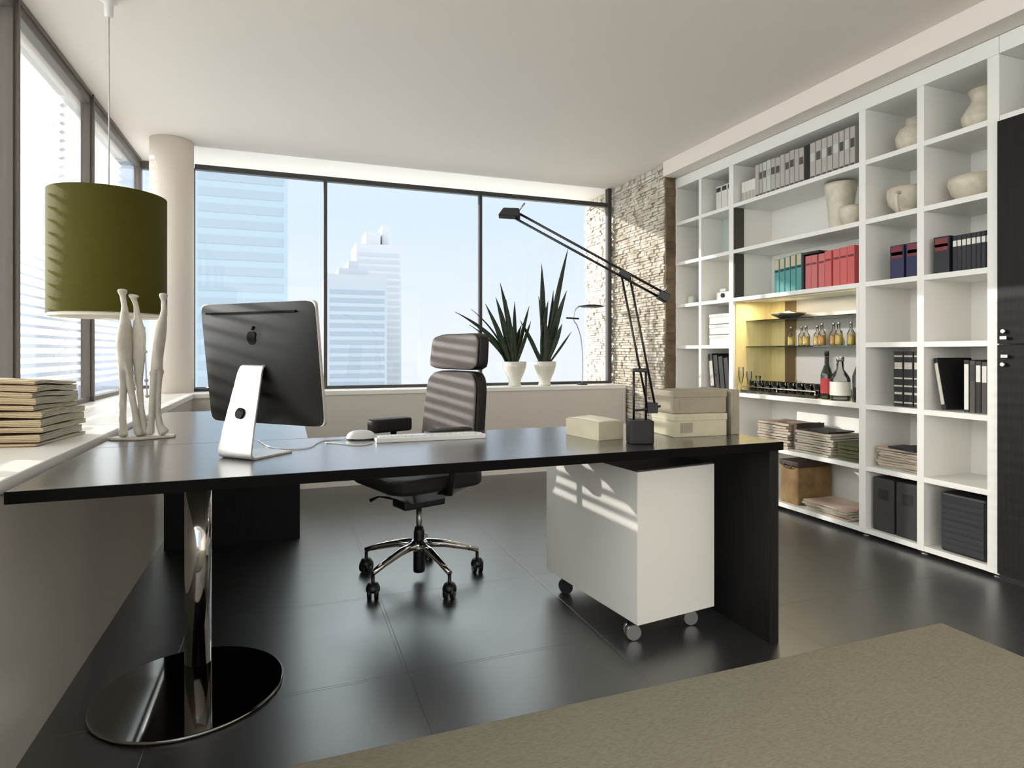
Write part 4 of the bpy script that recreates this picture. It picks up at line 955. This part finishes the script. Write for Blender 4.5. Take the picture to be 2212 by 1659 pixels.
for i in range(8):
    yb = 3.37 - i * 0.066
    bottle('liqueur_bottle', 3.37 if i % 2 else 3.34, yb, ZG, 1, M['bottle_clear'], ORD[i] + ' small yellow liqueur bottle from the left on the glass shelf', M['yellow_liquid'] if i not in (4, 5) else M['amber_liquid'], None, M['steel'], 'yellow liqueur bottles', hgt=0.135 + 0.012 * (i > 3), r=0.024, sh=0.5)
bottle('carafe', 3.34, 2.80, ZG, 1, M['bottle_clear'], 'larger clear carafe with pale yellow drink at the right of the glass shelf', M['yellow_liquid'], None, M['white_label'], hgt=0.16, r=0.038, sh=0.5)
bottle('wine_bottle', 3.25, 2.985, ZN, 1, M['bottle_green'], 'dark green bottle with a red label in the bar niche', None, M['red_label'], hgt=0.31, r=0.036, sh=0.5)
bottle('spirit_bottle', 3.24, 2.875, ZN, 1, M['bottle_clear'], 'wide clear decanter in front of the bar niche shelf', None, M['white_label'], M['steel'], hgt=0.27, r=0.058, sh=0.5)
bottle('wine_bottle', 3.215, 2.722, ZN, 1, M['bottle_green'], 'dark bottle half hidden at the right edge of the bar niche', M['amber_liquid'], None, hgt=0.30, r=0.034, sh=0.52)
def tumbler(x, y, z, label, group):
    t = empty('tumbler', (x, y, z + .0005), 0, label, 'glass', group)
    MB().lathe([(0.028, 0), (0.034, 0.085), (0.032, 0.085), (0.027, 0.008), (0.001, 0.008)], n=20).build('glass_body', M['tumbler'], t)
    MB().lathe([(0.0265, 0.009), (0.029, 0.04)], n=16).build('dark_drink', M['bookblack'], t)
    return t
for r_ in range(2):
    for i in range(9):
        tumbler(3.27 + 0.085 * r_, 3.66 - i * 0.074, ZN, ORD[i] + ' smoked tumbler from the left in the %s row of the bar niche' % ('front', 'back')[r_], 'smoked tumblers in the bar niche')
ra = empty('gallery_rail', (3.2, 3.33, ZN), 0, 'low chrome rail along the front of the bar niche', 'rail')
m = MB(); m.tube([(0, -0.30, 0.045), (0, 0.37, 0.045)], 0.004, 8)
m.build('rail_bar', M['chrome'], ra)
for yy in (-0.3, 0.03, 0.36): MB().tube([(0, yy, 0.0005), (0, yy, 0.045)], 0.0035, 8).build('post', M['chrome'], ra)
MB().box(-0.012, 0.012, -0.31, 0.38, 0.0003, 0.018).build('rail_base', M['matblack'], ra)
for i, yy in enumerate((3.675, 3.59, 3.50)):
    t = empty('champagne_flute', (3.165, yy, ZN + .0005), 0, ORD[i] + ' slender champagne flute from the left at the front of the niche', 'glass', 'champagne flutes')
    MB().lathe([(0.022, 0), (0.022, 0.002), (0.003, 0.006), (0.0025, 0.06), (0.012, 0.08), (0.02, 0.13), (0.018, 0.19 - 0.03 * i)], n=20, cap=False).build('flute', M['bottle_clear'], t)
ds = empty('serving_dish', (3.36, 3.42, 1.3045), 0, 'silvery fluted dish on the upper glass shelf of the niche', 'dish')
MB().lathe(jar([(0.05, 0), (0.06, 0.006), (0.11, 0.03), (0.12, 0.042)], 0.003), n=32).build('dish_body', M['steel'], ds)
MB().lathe([(0.045, 0.0125), (0.05, 0.03), (0.03, 0.05), (0.001, 0.06)], n=20).build('fluted_centre', M['ceramic'], ds)
lathe_thing('dark_vase', 3.30, 1.70, 2.178, jar([(0.05, 0), (0.08, 0.05), (0.085, 0.12), (0.05, 0.2), (0.055, 0.23)]), M['brownleather'], 'dark brown vase in the open cell above the black cabinet', 'vase')
